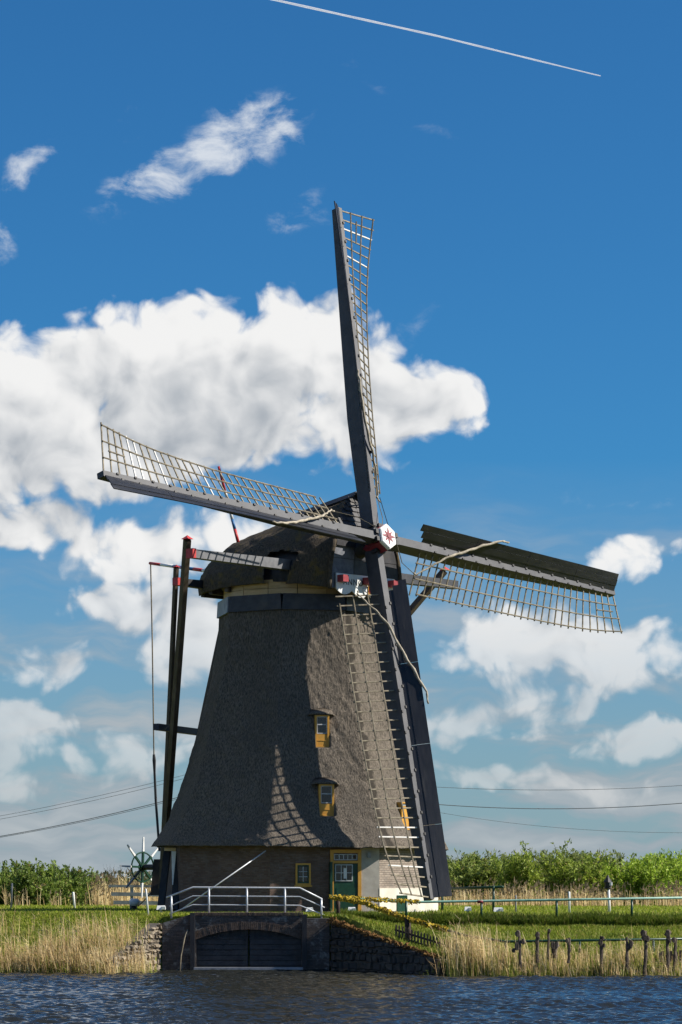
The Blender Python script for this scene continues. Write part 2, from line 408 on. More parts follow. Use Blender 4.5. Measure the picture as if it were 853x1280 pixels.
def link(name, me, parent=None, mw=None):
    o = bpy.data.objects.new(name, me); COL.objects.link(o)
    if mw is not None: o.matrix_world = mw
    if parent is not None:
        o.parent = parent; o.matrix_parent_inverse = PW[parent.name].inverted()
    PW[o.name] = mw.copy() if mw is not None else Matrix()
    return o
PW = {}
def tag(o, label=None, cat=None, group=None, kind=None):
    if label: o['label'] = label
    if cat: o['category'] = cat
    if group: o['group'] = group
    if kind: o['kind'] = kind
    return o
def empty(name, loc):
    o = bpy.data.objects.new(name, None); COL.objects.link(o); o.location = loc; o.empty_display_size = 0.3
    PW[o.name] = Matrix.Translation(Vector(loc)); return o
def copy_tree(o, mw, parent=None):
    """copy of a thing with its parts, moved to matrix mw (parts keep their place on the thing)"""
    c = o.copy(); COL.objects.link(c)
    if parent is None: c.matrix_basis = mw
    else: c.parent = parent
    for ch in o.children: copy_tree(ch, None, c)
    return c
def np_mesh(name, verts, faces, m, tint=None, smooth=False):
    """verts (n,3); faces (k,3 or 4) as numpy arrays"""
    me = bpy.data.meshes.new(name); n, k = len(verts), faces.shape[1]
    me.vertices.add(n); me.vertices.foreach_set('co', np.ascontiguousarray(verts, dtype=np.float32).ravel())
    me.loops.add(faces.size); me.loops.foreach_set('vertex_index', np.ascontiguousarray(faces, dtype=np.int32).ravel())
    me.polygons.add(len(faces)); me.polygons.foreach_set('loop_start', np.arange(0, faces.size, k, dtype=np.int32))
    me.polygons.foreach_set('use_smooth', np.full(len(faces), smooth))
    if tint is not None:
        a = me.attributes.new('tint', 'FLOAT_COLOR', 'POINT'); c = np.ones((n, 4), dtype=np.float32); c[:, :3] = tint
        a.data.foreach_set('color', c.ravel())
    me.materials.append(M[m]); me.update(calc_edges=True); me.validate(); return me
def at(px, py, Y):      # point of the place seen at photo pixel (px, py), Y metres away
    return Vector(((px - 426.5) / F * Y, Y, CAMZ + (HZ - py) / F * Y))
def fbm(x, y, seed=0, oct=4, f0=1.0):
    """cheap smooth value noise"""
    r = np.zeros_like(x, dtype=float); a = 1.0; tot = 0
    for o in range(oct):
        g = np.random.default_rng(seed + o).random((64, 64)); fx, fy = x * f0, y * f0
        ix, iy = np.floor(fx).astype(int), np.floor(fy).astype(int); tx, ty = fx - ix, fy - iy
        tx, ty = tx * tx * (3 - 2 * tx), ty * ty * (3 - 2 * ty)
        G = lambda i, j: g[i % 64, j % 64]
        r += a * ((G(ix, iy) * (1 - tx) + G(ix + 1, iy) * tx) * (1 - ty) + (G(ix, iy + 1) * (1 - tx) + G(ix + 1, iy + 1) * tx) * ty)
        tot += a; a *= .5; f0 *= 2.03
    return r / tot

# ------------------------------------------------------------------ ground and water
WZ = -1.95
FL = np.array([(-900, 95.2), (-9.5, 95.2), (-7.6, 95.3), (-6.32, 98.3), (-6.3, 98.55), (-.41, 98.55), (3.2, 94.0), (5.0, 92.4), (900, 91.6)])
def yfront(x): return np.interp(x, FL[:, 0], FL[:, 1])
def gz(x, y, mesh=False):
    x = np.asarray(x, float); y = np.asarray(y, float)
    yf = yfront(x)
    left = np.interp(y - 95.2, [-1.0, 0, 1.2, 4.0, 5.2], [-2.9, -2.1, -1.25, -.12, 0.0])
    right = np.interp(y, [91.0, 91.9, 93.2, 96.0, 100.4, 101.0, 101.6], [-2.9, -2.15, -1.5, -1.0, -.45, -.08, 0.0])
    mid = np.where(y > (99.1 if mesh else 98.3), -0.02, -3.0)
    wr = np.clip((x + .35) / 3.2, 0, 1); wr = wr * wr * (3 - 2 * wr)
    z = np.where(x < -6.31, left, np.where(x < -.41, mid, right * wr + (1 - wr) * -.05))
    z = np.where((y < yf + (.26 if mesh else -.02)) & (x > -7.9) & (x < 3.4), -3.0, z)
    z = z + (fbm(x, y, 3, 3, .8) - .5) * np.where((x > -6.6) & (x < 0), .05, .16)
    far = np.clip((y - 128) / 8, 0, 1)
    return z - far * 0.9 - np.clip((y - 200) / 300, 0, 1) * 0.6
def grid_mesh(name, xs, ys, zf, m):
    X, Y = np.meshgrid(xs, ys); Z = zf(X, Y); nx, ny = len(xs), len(ys)
    i = np.arange((ny - 1) * (nx - 1)); a = (i // (nx - 1)) * nx + i % (nx - 1)
    return np_mesh(name, np.stack([X, Y, Z], -1).reshape(-1, 3), np.stack([a, a + 1, a + nx + 1, a + nx], -1), m, smooth=True)
xs = np.concatenate([[-1500, -700, -300, -120, -60, -34], np.arange(-22, 22.01, .2), [34, 60, 120, 300, 700, 1500]])
ys = np.concatenate([np.arange(90.4, 104, .2), np.arange(104, 136, 1.0), [140, 150, 165, 185, 220, 280, 400, 600, 1000, 2000, 4000]])
g = link('ground', grid_mesh('ground', xs, ys, lambda x, y: gz(x, y, True), 'ground')); tag(g, kind='structure')
nb = link('near_bank', grid_mesh('near_bank', np.linspace(-300, 300, 80), np.concatenate([[-120, -40, -15], np.linspace(-8, 10, 40)]),
          lambda x, y: np.interp(y, [-8, 2.5, 7.5, 10], [-.25, -.25, -2.4, -3.2]) + (fbm(x, y, 9, 3, .5) - .5) * .12, 'ground')); tag(nb, kind='structure')
def waves(x, y):
    r = np.random.default_rng(11); z = np.zeros_like(x)
    for i in range(46):
        lam = 0.22 * (1.095 ** i) if i < 28 else r.uniform(.3, 1.3)
        th = r.normal(-1.15, .55); k = 2 * math.pi / lam
        ph = r.uniform(0, 6.28); s_ = np.sin(k * (x * math.cos(th) + y * math.sin(th)) + ph + 1.6 * fbm(x * .35, y * .35, 30 + i, 2))
        z += (1 - np.abs(s_)) ** 1.0 * 0.0118 * lam ** .85
    gust = fbm(x * .12, y * .22, 70, 3)
    return WZ + (z - z.mean()) * (0.45 + 1.1 * gust)
wx_ = np.arange(-17, 17.01, .085); wy_ = np.arange(55, 98.7, .06)
wt = link('water', grid_mesh('water', wx_, wy_, waves, 'water')); tag(wt, kind='structure')
b = MB()
for (x0, x1, y0, y1) in ((-900, -17, 4, 98.5), (17, 900, 4, 98.5), (-17, 17, 4, 55)): b.add([(x0, y0, WZ), (x1, y0, WZ), (x1, y1, WZ), (x0, y1, WZ)], [(0, 1, 2, 3)])
tag(b.build('canal', 'canal', fix=False), kind='structure')
b = MB(); b.add([(-1500, -200, -3.4), (1500, -200, -3.4), (1500, 102, -3.4), (-1500, 102, -3.4)], [(0, 1, 2, 3)])
tag(b.build('canal_bed', 'mortar', fix=False), kind='structure')

# ------------------------------------------------------------------ windmill
AX = Vector(((373.5 - 426.5) / 31.5, 110.0, 0.0))
A0 = R(-10.5)                       # direction of one ridge of the octagon, from "towards the camera"
mill = empty('windmill', AX)
tag(mill, 'tall dark thatched polder windmill with brick base and four lattice sails', 'windmill')
def hdir(az): return Vector((math.sin(az), -math.cos(az), 0.0))
def htan(az): return Vector((math.cos(az), math.sin(az), 0.0))
def on_face(px, py, az, dist):
    """where the sight line of a photo pixel meets the wall plane facing az at distance dist from the mill's axis"""
    n = hdir(az); d = Vector(((px - 426.5) / F, 1.0, (HZ - py) / F)); o = Vector((0, 0, CAMZ))
    t = (dist - (o - AX).dot(n)) / d.dot(n)
    return o + d * t
C8 = math.cos(math.pi / 8)
PROF = np.array([(2.50, 6.02), (2.75, 5.90), (3.11, 5.63), (3.7, 5.32), (4.42, 5.02), (5.1, 4.76), (5.78, 4.53), (7.08, 4.15), (8.26, 3.82), (9.37, 3.52), (10.54, 3.33), (11.75, 3.22)])
def Rz(z): return np.interp(z, PROF[:, 0], PROF[:, 1])

DORM = []
def dormer_spec(px0, px1, pyt, pym, pyb, az, lit):
    n, t = hdir(az), htan(az); dist = 4.2 * C8
    for _ in range(4):      # sits where the thatch is at two fifths of its height
        a, c = on_face(px0, pyb, az, dist), on_face(px1, pyt, az, dist); dist = float(Rz(a.z * .6 + c.z * .4)) * C8
    m_ = on_face(px0, pym, az, dist)
    DORM.append((az, (a - AX).dot(t), (c - AX).dot(t), a.z, c.z, m_.z, dist, lit))
azB, azC = A0 + math.pi / 8, A0 + 3 * math.pi / 8
dormer_spec(395, 411, 894, 917, 934, azB, 0)
dormer_spec(400, 417, 980.5, 1004, 1020, azB, 0)
dormer_spec(503, 513, 1003, 1007, 1037, azC, 1)
def thatched_body():
    nf, nr = 48, 220
    zs = np.linspace(2.50, 11.75, nr); th = np.arange(8 * nf) / (8 * nf) * 2 * np.pi
    k = (th % (np.pi / 4)) - np.pi / 8
    shape = C8 / np.cos(k); shape = np.minimum(shape, 0.995 + (shape - 0.995) * .8)     # ridges softly rounded
    T, Z = np.meshgrid(th, zs); rad = Rz(Z) * shape[None, :]
    n1 = fbm(np.cos(T) * rad * 2.2 + 9, np.sin(T) * rad * 2.2 + Z * 1.3 + 20, 5, 4, 1.3) - .5
    rad = rad + n1 * .10 + (fbm(T * 30, Z * 5.5, 8, 2, 1) - .5) * .05
    tl = A0 + T
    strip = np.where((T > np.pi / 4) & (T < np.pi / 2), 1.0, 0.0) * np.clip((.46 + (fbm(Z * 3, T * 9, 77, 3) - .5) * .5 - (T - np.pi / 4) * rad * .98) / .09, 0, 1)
    X = AX.x + np.sin(tl) * rad; Y = AX.y - np.cos(tl) * rad
    Zz = Z - np.where(Z < 3.2, (3.2 - Z) / .7 * (X - AX.x) * .014, 0) - np.where(Z < 2.6, (fbm(T * 25, T * 0, 4, 2) - .5) * .08, 0)
    for (az, s0, s1, z0, z1, zm, dist, lit) in DORM:       # recesses for the dormer windows
        n_, t_ = hdir(az), htan(az); dn = (X - AX.x) * n_.x + (Y - AX.y) * n_.y; st = (X - AX.x) * t_.x + (Y - AX.y) * t_.y
        k_ = (st > s0 - .01) & (st < s1 + .01) & (Z > z0 - .02) & (Z < z1 + .02) & (dn > dist - .11)
        sh_ = np.where(k_, dn - (dist - .11), 0); X = X - n_.x * sh_; Y = Y - n_.y * sh_
    v = np.stack([X, Y, Zz], -1).reshape(-1, 3); m = 8 * nf
    f = []
    for r in range(nr - 1):
        i = np.arange(m); f.append(np.stack([r * m + i, r * m + (i + 1) % m, (r + 1) * m + (i + 1) % m, (r + 1) * m + i], -1))
    # underside of the hem
    inn = np.stack([AX.x + np.sin(A0 + th) * shape * 5.45, AX.y - np.cos(A0 + th) * shape * 5.45, np.full(m, 2.68)], -1)
    base = len(v); v = np.vstack([v, inn]); i = np.arange(m)
    f.append(np.stack([i, base + i, base + (i + 1) % m, (i + 1) % m], -1))
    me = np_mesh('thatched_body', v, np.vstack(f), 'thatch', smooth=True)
    at_ = me.attributes.new('dark_band', 'FLOAT', 'POINT'); at_.data.foreach_set('value', np.concatenate([strip.ravel(), np.zeros(m)]).astype(np.float32))
    return me
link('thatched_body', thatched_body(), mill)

# brick base, one wall for each side of the octagon
RB = 5.5; AP = RB * C8
def wall_piece(name, m, az, s0, s1, z0, z1, dist, parent=mill, th=0.25):
    n, t = hdir(az), htan(az); c = AX + n * dist
    b = MB(); P = lambda s, z, o: c + t * s + Vector((0, 0, z)) - n * o
    b.hexa([P(s0, z0, 0), P(s1, z0, 0), P(s1, z0, th), P(s0, z0, th), P(s0, z1, 0), P(s1, z1, 0), P(s1, z1, th), P(s0, z1, th)])
    o = b.build(name, m, parent)
    me = o.data; uv = me.uv_layers.new(name='UVMap')
    for lp in me.loops:
        p = Vector(me.vertices[lp.vertex_index].co) - c; uv.data[lp.index].uv = (p.dot(t) + 3 + p.dot(n), p.z)
    return o
HW = RB * math.sin(math.pi / 8)      # half a wall
for k in range(8):
    az = A0 + math.pi / 8 + k * math.pi / 4 - math.pi / 2
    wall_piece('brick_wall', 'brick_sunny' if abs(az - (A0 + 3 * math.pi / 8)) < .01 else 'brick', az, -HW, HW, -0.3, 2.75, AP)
azA, azB, azC = A0 - math.pi / 8, A0 + math.pi / 8, A0 + 3 * math.pi / 8
def sOn(p, az): return (p - AX).dot(htan(az))
# plastered pier beside the door and whitewashed plinth round the sunny side
p0, p1 = on_face(450.5, 1100, azB, AP + .03), on_face(475.5, 1100, azB, AP + .03)
wall_piece('plaster_pier', 'plaster', azB, sOn(p0, azB), HW + .02, -.1, 2.6, AP + .03, th=.1)
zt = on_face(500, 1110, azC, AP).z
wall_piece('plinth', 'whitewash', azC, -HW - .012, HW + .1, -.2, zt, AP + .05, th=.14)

def rect_on(px0, py0, px1, py1, az, dist):
    a, b_ = on_face(px0, py1, az, dist), on_face(px1, py0, az, dist)
    return sOn(a, az), sOn(b_, az), a.z, b_.z
def panel(name, m, az, s0, s1, z0, z1, d0, d1, parent):
    """a box on a wall facing az between distances d0 < d1 from the axis"""
    n, t = hdir(az), htan(az); b = MB(); P = lambda s, z, d: AX + n * d + t * s + Vector((0, 0, z))
    b.hexa([P(s0, z0, d0), P(s1, z0, d0), P(s1, z0, d1), P(s0, z0, d1), P(s0, z1, d0), P(s1, z1, d0), P(s1, z1, d1), P(s0, z1, d1)])
    return b.build(name, m, parent)
def framed(az, s0, s1, z0, z1, d, fw, dep, m, parent, name='frame', skip_bottom=False):
    """a frame of four bars as one object"""
    n, t = hdir(az), htan(az); b = MB(); P = lambda s, z, q: AX + n * q + t * s + Vector((0, 0, z))
    def bx(a0, a1, c0, c1): b.hexa([P(a0, c0, d), P(a1, c0, d), P(a1, c0, d + dep), P(a0, c0, d + dep), P(a0, c1, d), P(a1, c1, d), P(a1, c1, d + dep), P(a0, c1, d + dep)])
    bx(s0, s0 + fw, z0, z1); bx(s1 - fw, s1, z0, z1); bx(s0 + fw, s1 - fw, z1 - fw, z1)
    if not skip_bottom: bx(s0 + fw, s1 - fw, z0, z0 + fw)
    return b.build(name, m, parent)

# small window in the brick base
s0, s1, z0, z1 = rect_on(369.5, 1079, 388.5, 1106.5, azB, AP)
w = framed(azB, s0, s1, z0, z1, AP, .07, .05, 'mustard', mill, 'window')
framed(azB, s0 + .07, s1 - .07, z0 + .07, z1 - .07, AP, .055, .03, 'green', w, 'sash')
for i in range(2):
    for j in range(3):
        a, bb = s0 + .125, s1 - .125; ww = (bb - a) / 2; hh = (z1 - z0 - .25) / 3
        panel('pane', 'glass', azB, a + i * ww + .012, a + (i + 1) * ww - .012, z0 + .125 + j * hh + .012, z0 + .125 + (j + 1) * hh - .012, AP, AP + .012, w)
panel('glazing_bar', 'white_worn', azB, (s0 + s1) / 2 - .012, (s0 + s1) / 2 + .012, z0 + .125, z1 - .125, AP, AP + .022, w)
for j in (1, 2): panel('glazing_bar', 'white_worn', azB, s0 + .125, s1 - .125, z0 + .125 + j * hh - .011, z0 + .125 + j * hh + .011, AP, AP + .019, w)
panel('sill', 'mustard', azB, s0 - .04, s1 + .04, z0 - .06, z0, AP, AP + .09, w)

# door
s0, s1, z0, z1 = rect_on(412.8, 1062, 451.5, 1141, azB, AP)
z0 = -.02
d_ = framed(azB, s0, s1, z0, z1, AP, .13, .07, 'mustard', mill, 'door', True)
zl = on_face(430, 1077.5, azB, AP).z
panel('transom', 'mustard', azB, s0 + .13, s1 - .13, zl - .05, zl + .05, AP, AP + .066, d_)
tw = (s1 - s0 - .36) / 5
framed(azB, s0 + .15, s1 - .15, zl + .07, z1 - .17, AP, .03, .04, 'white_worn', d_, 'transom_light')
for i in range(5): panel('pane', 'glass', azB, s0 + .18 + i * tw + .015, s0 + .18 + (i + 1) * tw - .015, zl + .1, z1 - .2, AP, AP + .016, d_)
for i in range(1, 5): panel('glazing_bar', 'white_worn', azB, s0 + .18 + i * tw - .015, s0 + .18 + i * tw + .015, zl + .1, z1 - .2, AP, AP + .028, d_)
leaf = panel('door_leaf', 'green', azB, s0 + .13, s1 - .13, z0, zl - .05, AP, AP + .03, d_)
a, bb, c, dd = rect_on(419, 1080.5, 441, 1101.5, azB, AP + .03)
framed(azB, a, bb, c, dd, AP + .03, .035, .025, 'white_worn', d_, 'door_sash')
gw = (bb - a - .07) / 3
for i in range(3):
    for j in range(2): panel('pane', 'glass', azB, a + .035 + i * gw + .014, a + .035 + (i + 1) * gw - .014, c + .035 + j * ((dd - c - .07) / 2) + .014, c + .035 + (j + 1) * ((dd - c - .07) / 2) - .014, AP + .03, AP + .036, d_)
for i in (1, 2): panel('glazing_bar', 'white_worn', azB, a + .035 + i * gw - .014, a + .035 + i * gw + .014, c + .035, dd - .035, AP + .03, AP + .046, d_)
panel('glazing_bar', 'white_worn', azB, a + .035, bb - .035, (c + dd) / 2 - .014, (c + dd) / 2 + .014, AP + .03, AP + .043, d_)
panel('notice', 'white', azB, a + .33, a + .45, c + .1, dd - .14, AP + .048, AP + .052, d_)
panel('lower_panel', 'green', azB, s0 + .24, s1 - .24, z0 + .2, c - .25, AP + .03, AP + .045, d_)
panel('open_shutter', 'green', azB, s0 - .05, s0 + .04, z0 + .1, zl, AP + .07, AP + .3, d_)
panel('threshold', 'stone', azB, s0 - .2, s1 + 1.3, -.15, .06, AP, AP + .5, d_)
# low green hatch in the plinth and a lamp on the pier
a, bb, c, dd = rect_on(496, 1119, 508.5, 1139, azC, AP + .05)
h_ = framed(azC, a, bb, c, dd, AP + .05, .05, .04, 'green', mill, 'cellar_hatch'); panel('hatch_leaf', 'green', azC, a + .05, bb - .05, c + .05, dd - .05, AP + .05, AP + .065, h_)
pl = on_face(461, 1069, azB, AP + .06); panel('wall_lamp', 'grey_paint', azB, sOn(pl, azB) - .06, sOn(pl, azB) + .06, pl.z - .1, pl.z + .1, AP + .03, AP + .16, mill)

# dormer windows in the thatch
def dormer(az, s0, s1, z0, z1, zm, dist, lit):
    w = framed(az, s0, s1, z0, z1, dist - .12, .045, .12, 'mustard', mill, 'dormer_window')
    b = MB(); n, t = hdir(az), htan(az); P = lambda s, z, q: AX + n * q + t * s + Vector((0, 0, z))
    for q in (s0 - .03, s1):
        b.hexa([P(q, z0, dist - .14), P(q + .03, z0, dist - .14), P(q + .03, z0, dist), P(q, z0, dist), P(q, z1, dist - .5), P(q + .03, z1, dist - .5), P(q + .03, z1, dist), P(q, z1, dist)])
    b.build('cheek', 'mustard', w)
    panel('apron', 'mustard', az, s0 + .045, s1 - .045, z0 + .045, zm - .02, dist - .1, dist - .03, w)
    panel('apron_board', 'mustard', az, s0 + .045, s1 - .045, (z0 + zm) / 2 - .012, (z0 + zm) / 2 + .012, dist - .03, dist - .015, w)
    framed(az, s0 + .045, s1 - .045, zm, z1 - .045, dist - .1, .035, .05, 'white_worn', w, 'sash')
    zc = (zm + z1) / 2
    panel('glazing_bar', 'white_worn', az, s0 + .08, s1 - .08, zc - .02, zc + .02, dist - .1, dist - .055, w)
    panel('pane', 'glass', az, s0 + .08, s1 - .08, zm + .03, zc - .02, dist - .1, dist - .085, w)
    panel('pane', 'glass', az, s0 + .08, s1 - .08, zc + .02, z1 - .08, dist - .1, dist - .085, w)
    if lit: return w
    # thatch lip over the window
    b = MB(); N = 9
    top = []
    for i in range(N + 1):
        f = i / N; s_ = s0 - .28 + (s1 - s0 + .56) * f; e = math.sin(math.pi * f) ** .3
        for (zz, q) in ((z1 + .02 - (1 - e) * .05, dist + .09 * e - .16 * (1 - e) - .03), (z1 + .07 * e + .02, dist + .07 * e - .16 * (1 - e) - .04), (z1 + .26 * e + .05, float(Rz(z1 + .26 * e + .05)) * C8 - .03)):
            top.append(P(s_, zz, q))
    fs = []
    for i in range(N):
        for j in range(2): a_ = i * 3 + j; fs.append((a_, a_ + 3, a_ + 4, a_ + 1))
        fs.append((i * 3, i * 3 + 3, i * 3 + 5, i * 3 + 2))
    b.add(top, fs); b.build('thatch_lip', 'thatch', w, True)
    return w
for q in DORM: dormer(*q)

# two battered props and lintel on the shaded corner
def pbeam(name, m, pa, Ya, pb, Yb, w, h, parent=mill, up=(0, 1, 0)):
    b = MB(); b.beam(at(*pa, Ya), at(*pb, Yb), w, h, up); return b.build(name, m, parent)
pbeam('prop', 'black_wood', (209.5, 1062), 108.4, (201, 1139), 107.6, .26, .5)
pbeam('prop', 'black_wood', (225, 1062), 108.0, (218, 1139), 107.2, .28, .5)
b = MB(); b.hexa([at(215.5, 1106, 107.2), at(216.6, 1106, 107.2), at(216.6, 1106, 107.26), at(215.5, 1106, 107.26), at(214.6, 1064, 107.3), at(220.4, 1064, 107.3), at(220.4, 1064, 107.36), at(214.6, 1064, 107.36)]); b.build('gap_wedge', 'white', mill)  # white wedge added for the sky-bright gap between the props
pbeam('lintel', 'cream', (206.5, 1061.5), 108.1, (230, 1062), 107.7, .12, .12, up=(0, 0, 1))

# weather boards and curb under the cap
for k in range(8):
    az = A0 + math.pi / 8 + k * math.pi / 4 - math.pi / 2; hw = 3.28 * math.sin(math.pi / 8)
    n, t = hdir(az), htan(az); b = MB(); P = lambda s, z, q: AX + n * q + t * s + Vector((0, 0, z))
    b.hexa([P(-hw, 11.68, 3.34 * C8), P(hw, 11.68, 3.34 * C8), P(hw, 11.68, 2.9), P(-hw, 11.68, 2.9), P(-hw * .955, 12.3, 3.34 * C8 - .03), P(hw * .955, 12.3, 3.34 * C8 - .03), P(hw * .955, 12.3, 2.7), P(-hw * .955, 12.3, 2.7)])
    b.build('skirt_board', 'black_board' if k not in (0,) else 'grey_paint', mill)  # left facet paler: sky light on it painted as colour
for k in range(16):       # curb of cream boards, one board after the other
    a0, a1 = k / 16 * 2 * math.pi + .004, (k + 1) / 16 * 2 * math.pi - .004; b = MB()
    for (z0, z1) in ((12.22, 12.52), (12.535, 12.86)):
        ring = []
        for q, rr in ((0, 2.98), (1, 2.85)):
            for i in range(4):
                a = a0 + (a1 - a0) * i / 3; ring.append((a, rr))
        v = [(AX.x + math.sin(a) * r, AX.y - math.cos(a) * r, z) for z in (z0, z1) for (a, r) in ring]
        fs = []
        for i in range(3): fs += [(i, i + 1, 9 + i, 8 + i), (4 + i, 12 + i, 13 + i, 5 + i), (i, 4 + i, 5 + i, i + 1), (8 + i, 9 + i, 13 + i, 12 + i)]
        fs += [(0, 8, 12, 4), (3, 7, 15, 11)]
        b.add(v, fs)
    b.build('curb_board', 'cream', mill)

# ---- cap. a runs along the shaft to the front, b to the far side
PHI = R(46.43)
Fd = Vector((math.sin(PHI), -math.cos(PHI), 0)); Ud = Vector((math.cos(PHI), math.sin(PHI), 0)); Zd = Vector((0, 0, 1))
def cp(a, b, z): return AX + Fd * a + Ud * b + Zd * z
ca = [-4.25, -4.05, -3.6, -2.5, -1.2, 0, 1.2, 1.74, 2.4, 3.0, 3.6]
cw = [0.75, 1.35, 2.05, 2.75, 3.1, 3.2, 3.05, 2.9, 2.65, 2.35, 1.97]
cr = [13.9, 14.35, 14.75, 15.12, 15.35, 15.55, 15.77, 15.87, 15.98, 16.08, 16.17]
ce = [13.1, 12.78, 12.62, 12.62, 12.68, 12.69, 12.68, 12.65, 12.6, 12.52, 12.45]
sec = [(1.0, 0), (1.005, .10), (.985, .24), (.93, .38), (.83, .52), (.68, .66), (.48, .80), (.25, .92), (.09, .98), (0, 1.0)]
def cap_loft(name, m, shr, holes, front, parent, zlow=0.0):
    na = 120; A = np.concatenate([np.linspace(-4.25, -3.6, 10), np.linspace(-3.5, 3.6 - front, na - 10)])
    ss = np.linspace(0, 1, 50); sp = np.linspace(0, 1, len(sec))
    sb, sz = np.interp(ss, sp, [q[0] for q in sec]), np.interp(ss, sp, [q[1] for q in sec])
    v = []; f = []; cols = 2 * len(ss) - 1
    for i, a in enumerate(A):
        w, zr, ze = np.interp(a, ca, cw), np.interp(a, ca, cr), np.interp(a, ca, ce) + zlow
        w -= shr; zr -= shr
        for j in range(cols):
            k = j if j < len(ss) else cols - 1 - j; sg = -1 if j < len(ss) else 1
            z = ze + (zr - ze) * sz[k]
            lean = max(0, (z - 14.2) / 1.95) * .65 * max(0, (a - 2.0) / 1.6)
            n_ = (fbm(np.array([a * 2.2 + j * .31]), np.array([z * 3.1 + 5]), 21, 3)[0] - .5) * (.09 if shr == 0 else 0)
            v.append(cp(a - lean, sg * (w * sb[k] + n_), z + n_))
    for i in range(len(A) - 1):
        for j in range(cols - 1):
            k = j if j < len(ss) else cols - 2 - j
            am, zm = (A[i] + A[i + 1]) / 2, np.interp((A[i]), ca, ce) + (np.interp(A[i], ca, cr) - np.interp(A[i], ca, ce)) * sz[min(k, 49)]
            if holes and 1.15 < am < 2.3 + .35 * (zm - 13.4) and zm < 13.95 - .25 * abs(am - 1.7) : continue
            q = i * cols + j; f.append((q, q + 1, q + cols + 1, q + cols))
    # rear end and thick eave
    f.append(tuple(range(cols)))
    o = MB(); o.add(v, f)
    if shr == 0:
        for j in (0, cols - 1):
            idx = [i * cols + j for i in range(len(A))]; sg = -1 if j == 0 else 1; st = len(o.v)
            for i, a in enumerate(A):
                w, ze = np.interp(a, ca, cw), np.interp(a, ca, ce); o.v.append(tuple(cp(a, sg * (w - .32), ze + .07)))
            for i in range(len(A) - 1):
                if 1.15 < (A[i] + A[i + 1]) / 2 < 2.3: continue
                o.f.append((idx[i], idx[i + 1], st + i + 1, st + i))
    return o.build(name, m, parent, True)
cap = cap_loft('cap', 'thatch_cap', 0.0, True, 0.0, mill)
cap_loft('cap_lining', 'black_wood', 0.34, False, 0.12, cap, .1)
b = MB(); pts = [cp(a, -np.interp(a, ca, cw) + .3, np.interp(a, ca, ce) + .16) for a in (-4.0, -3.6, -2.5, 0, 1.74, 3.5)] + [cp(a, np.interp(a, ca, cw) - .3, np.interp(a, ca, ce) + .16) for a in (3.5, 1.74, 0, -2.5, -3.6, -4.0)]
b.prism(pts, (0, 0, .06)); b.build('cap_floor', 'black_wood', cap)
for a in (-3.2, -2.2, -1.0):
    b = MB(); b.beam(cp(a, -np.interp(a, ca, cw) + .1, 12.62), cp(a, np.interp(a, ca, cw) - .1, 12.62), .2, .18); b.build('floor_beam', 'brown_tail', cap)
# ridge boards
b = MB(); b.beam(cp(3.2, -.16, 16.23), cp(-.4, -.16, 15.62), .34, .05, Zd + Ud * -.9); b.beam(cp(3.2, .16, 16.23), cp(-.4, .16, 15.62), .34, .05, Zd + Ud * .9); b.build('ridge_board', 'black_board', cap)

# front of the cap: boarded gable, leaning shingled hip above it
def half_w(z):
    f_ = np.interp(z, [12.4 + 3.77 * q[1] for q in sec], [q[0] for q in sec]); return 1.97 * f_
def front_a(z): return 3.6 - max(0, (z - 14.2) / 1.95) * .65
bnd = [12.45, 13.05, 13.62, 14.2]
for i in range(3):
    z0, z1 = bnd[i] + .008, bnd[i + 1] - .008
    for (q0, q1) in ((-1, -.34), (-.33, .33), (.34, 1)):
        b = MB(); w0, w1 = half_w(z0), half_w(z1)
        pr = [cp(3.56 + .012 * ((i + 1) % 2), q0 * w0, z0), cp(3.56 + .012 * ((i + 1) % 2), q1 * w0, z0), cp(3.56 + .012 * ((i + 1) % 2), q1 * w1, z1), cp(3.56 + .012 * ((i + 1) % 2), q0 * w1, z1)]
        b.prism(pr, Fd * .06); b.build('gable_board', 'slate' if (q0 < 0 and q1 < 0) else 'black_board', cap)
rows = 10
for i in range(rows):
    z0, z1 = 14.2 + i * 1.93 / rows, 14.2 + (i + 1.35) * 1.93 / rows; z1 = min(z1, 16.15)
    w = half_w((z0 + min(z1, 16.1)) / 2); nsh = max(2, int(w * 2 / .42)); off = .5 * (i % 2)
    for k in range(-1, nsh + 1):
        q0, q1 = -w + (k + off) * 2 * w / nsh, -w + (k + off + 1) * 2 * w / nsh - .02
        q0, q1 = max(q0, -w), min(q1, w)
        if q1 - q0 < .08: continue
        jz = random.uniform(-.02, .02); b = MB()
        pr = [cp(front_a(z0) + .10, q0, z0 + jz), cp(front_a(z0) + .10, q1, z0 + jz), cp(front_a(z1) + .03, q1, z1), cp(front_a(z1) + .03, q0, z1)]
        b.prism(pr, Fd * -.035); b.build('shingle', 'black_board', cap)
# thatch verge posts
for sg in (-1, 1):
    b = MB(); b.tube([cp(3.62, sg * (half_w(z) + .02), z) for z in np.linspace(12.4, 14.3, 8)], .09, 7); b.build('verge_roll', 'thatch_cap', cap, True)
# storm hood board under the shaft
b = MB(); b.prism([cp(3.66, -1.7, 14.1), cp(3.66, -.5, 14.05), cp(3.66, -.35, 14.3), cp(3.66, -.6, 14.75), cp(3.66, -1.62, 14.72)], Fd * .05); b.build('hood_board', 'black_board', cap)
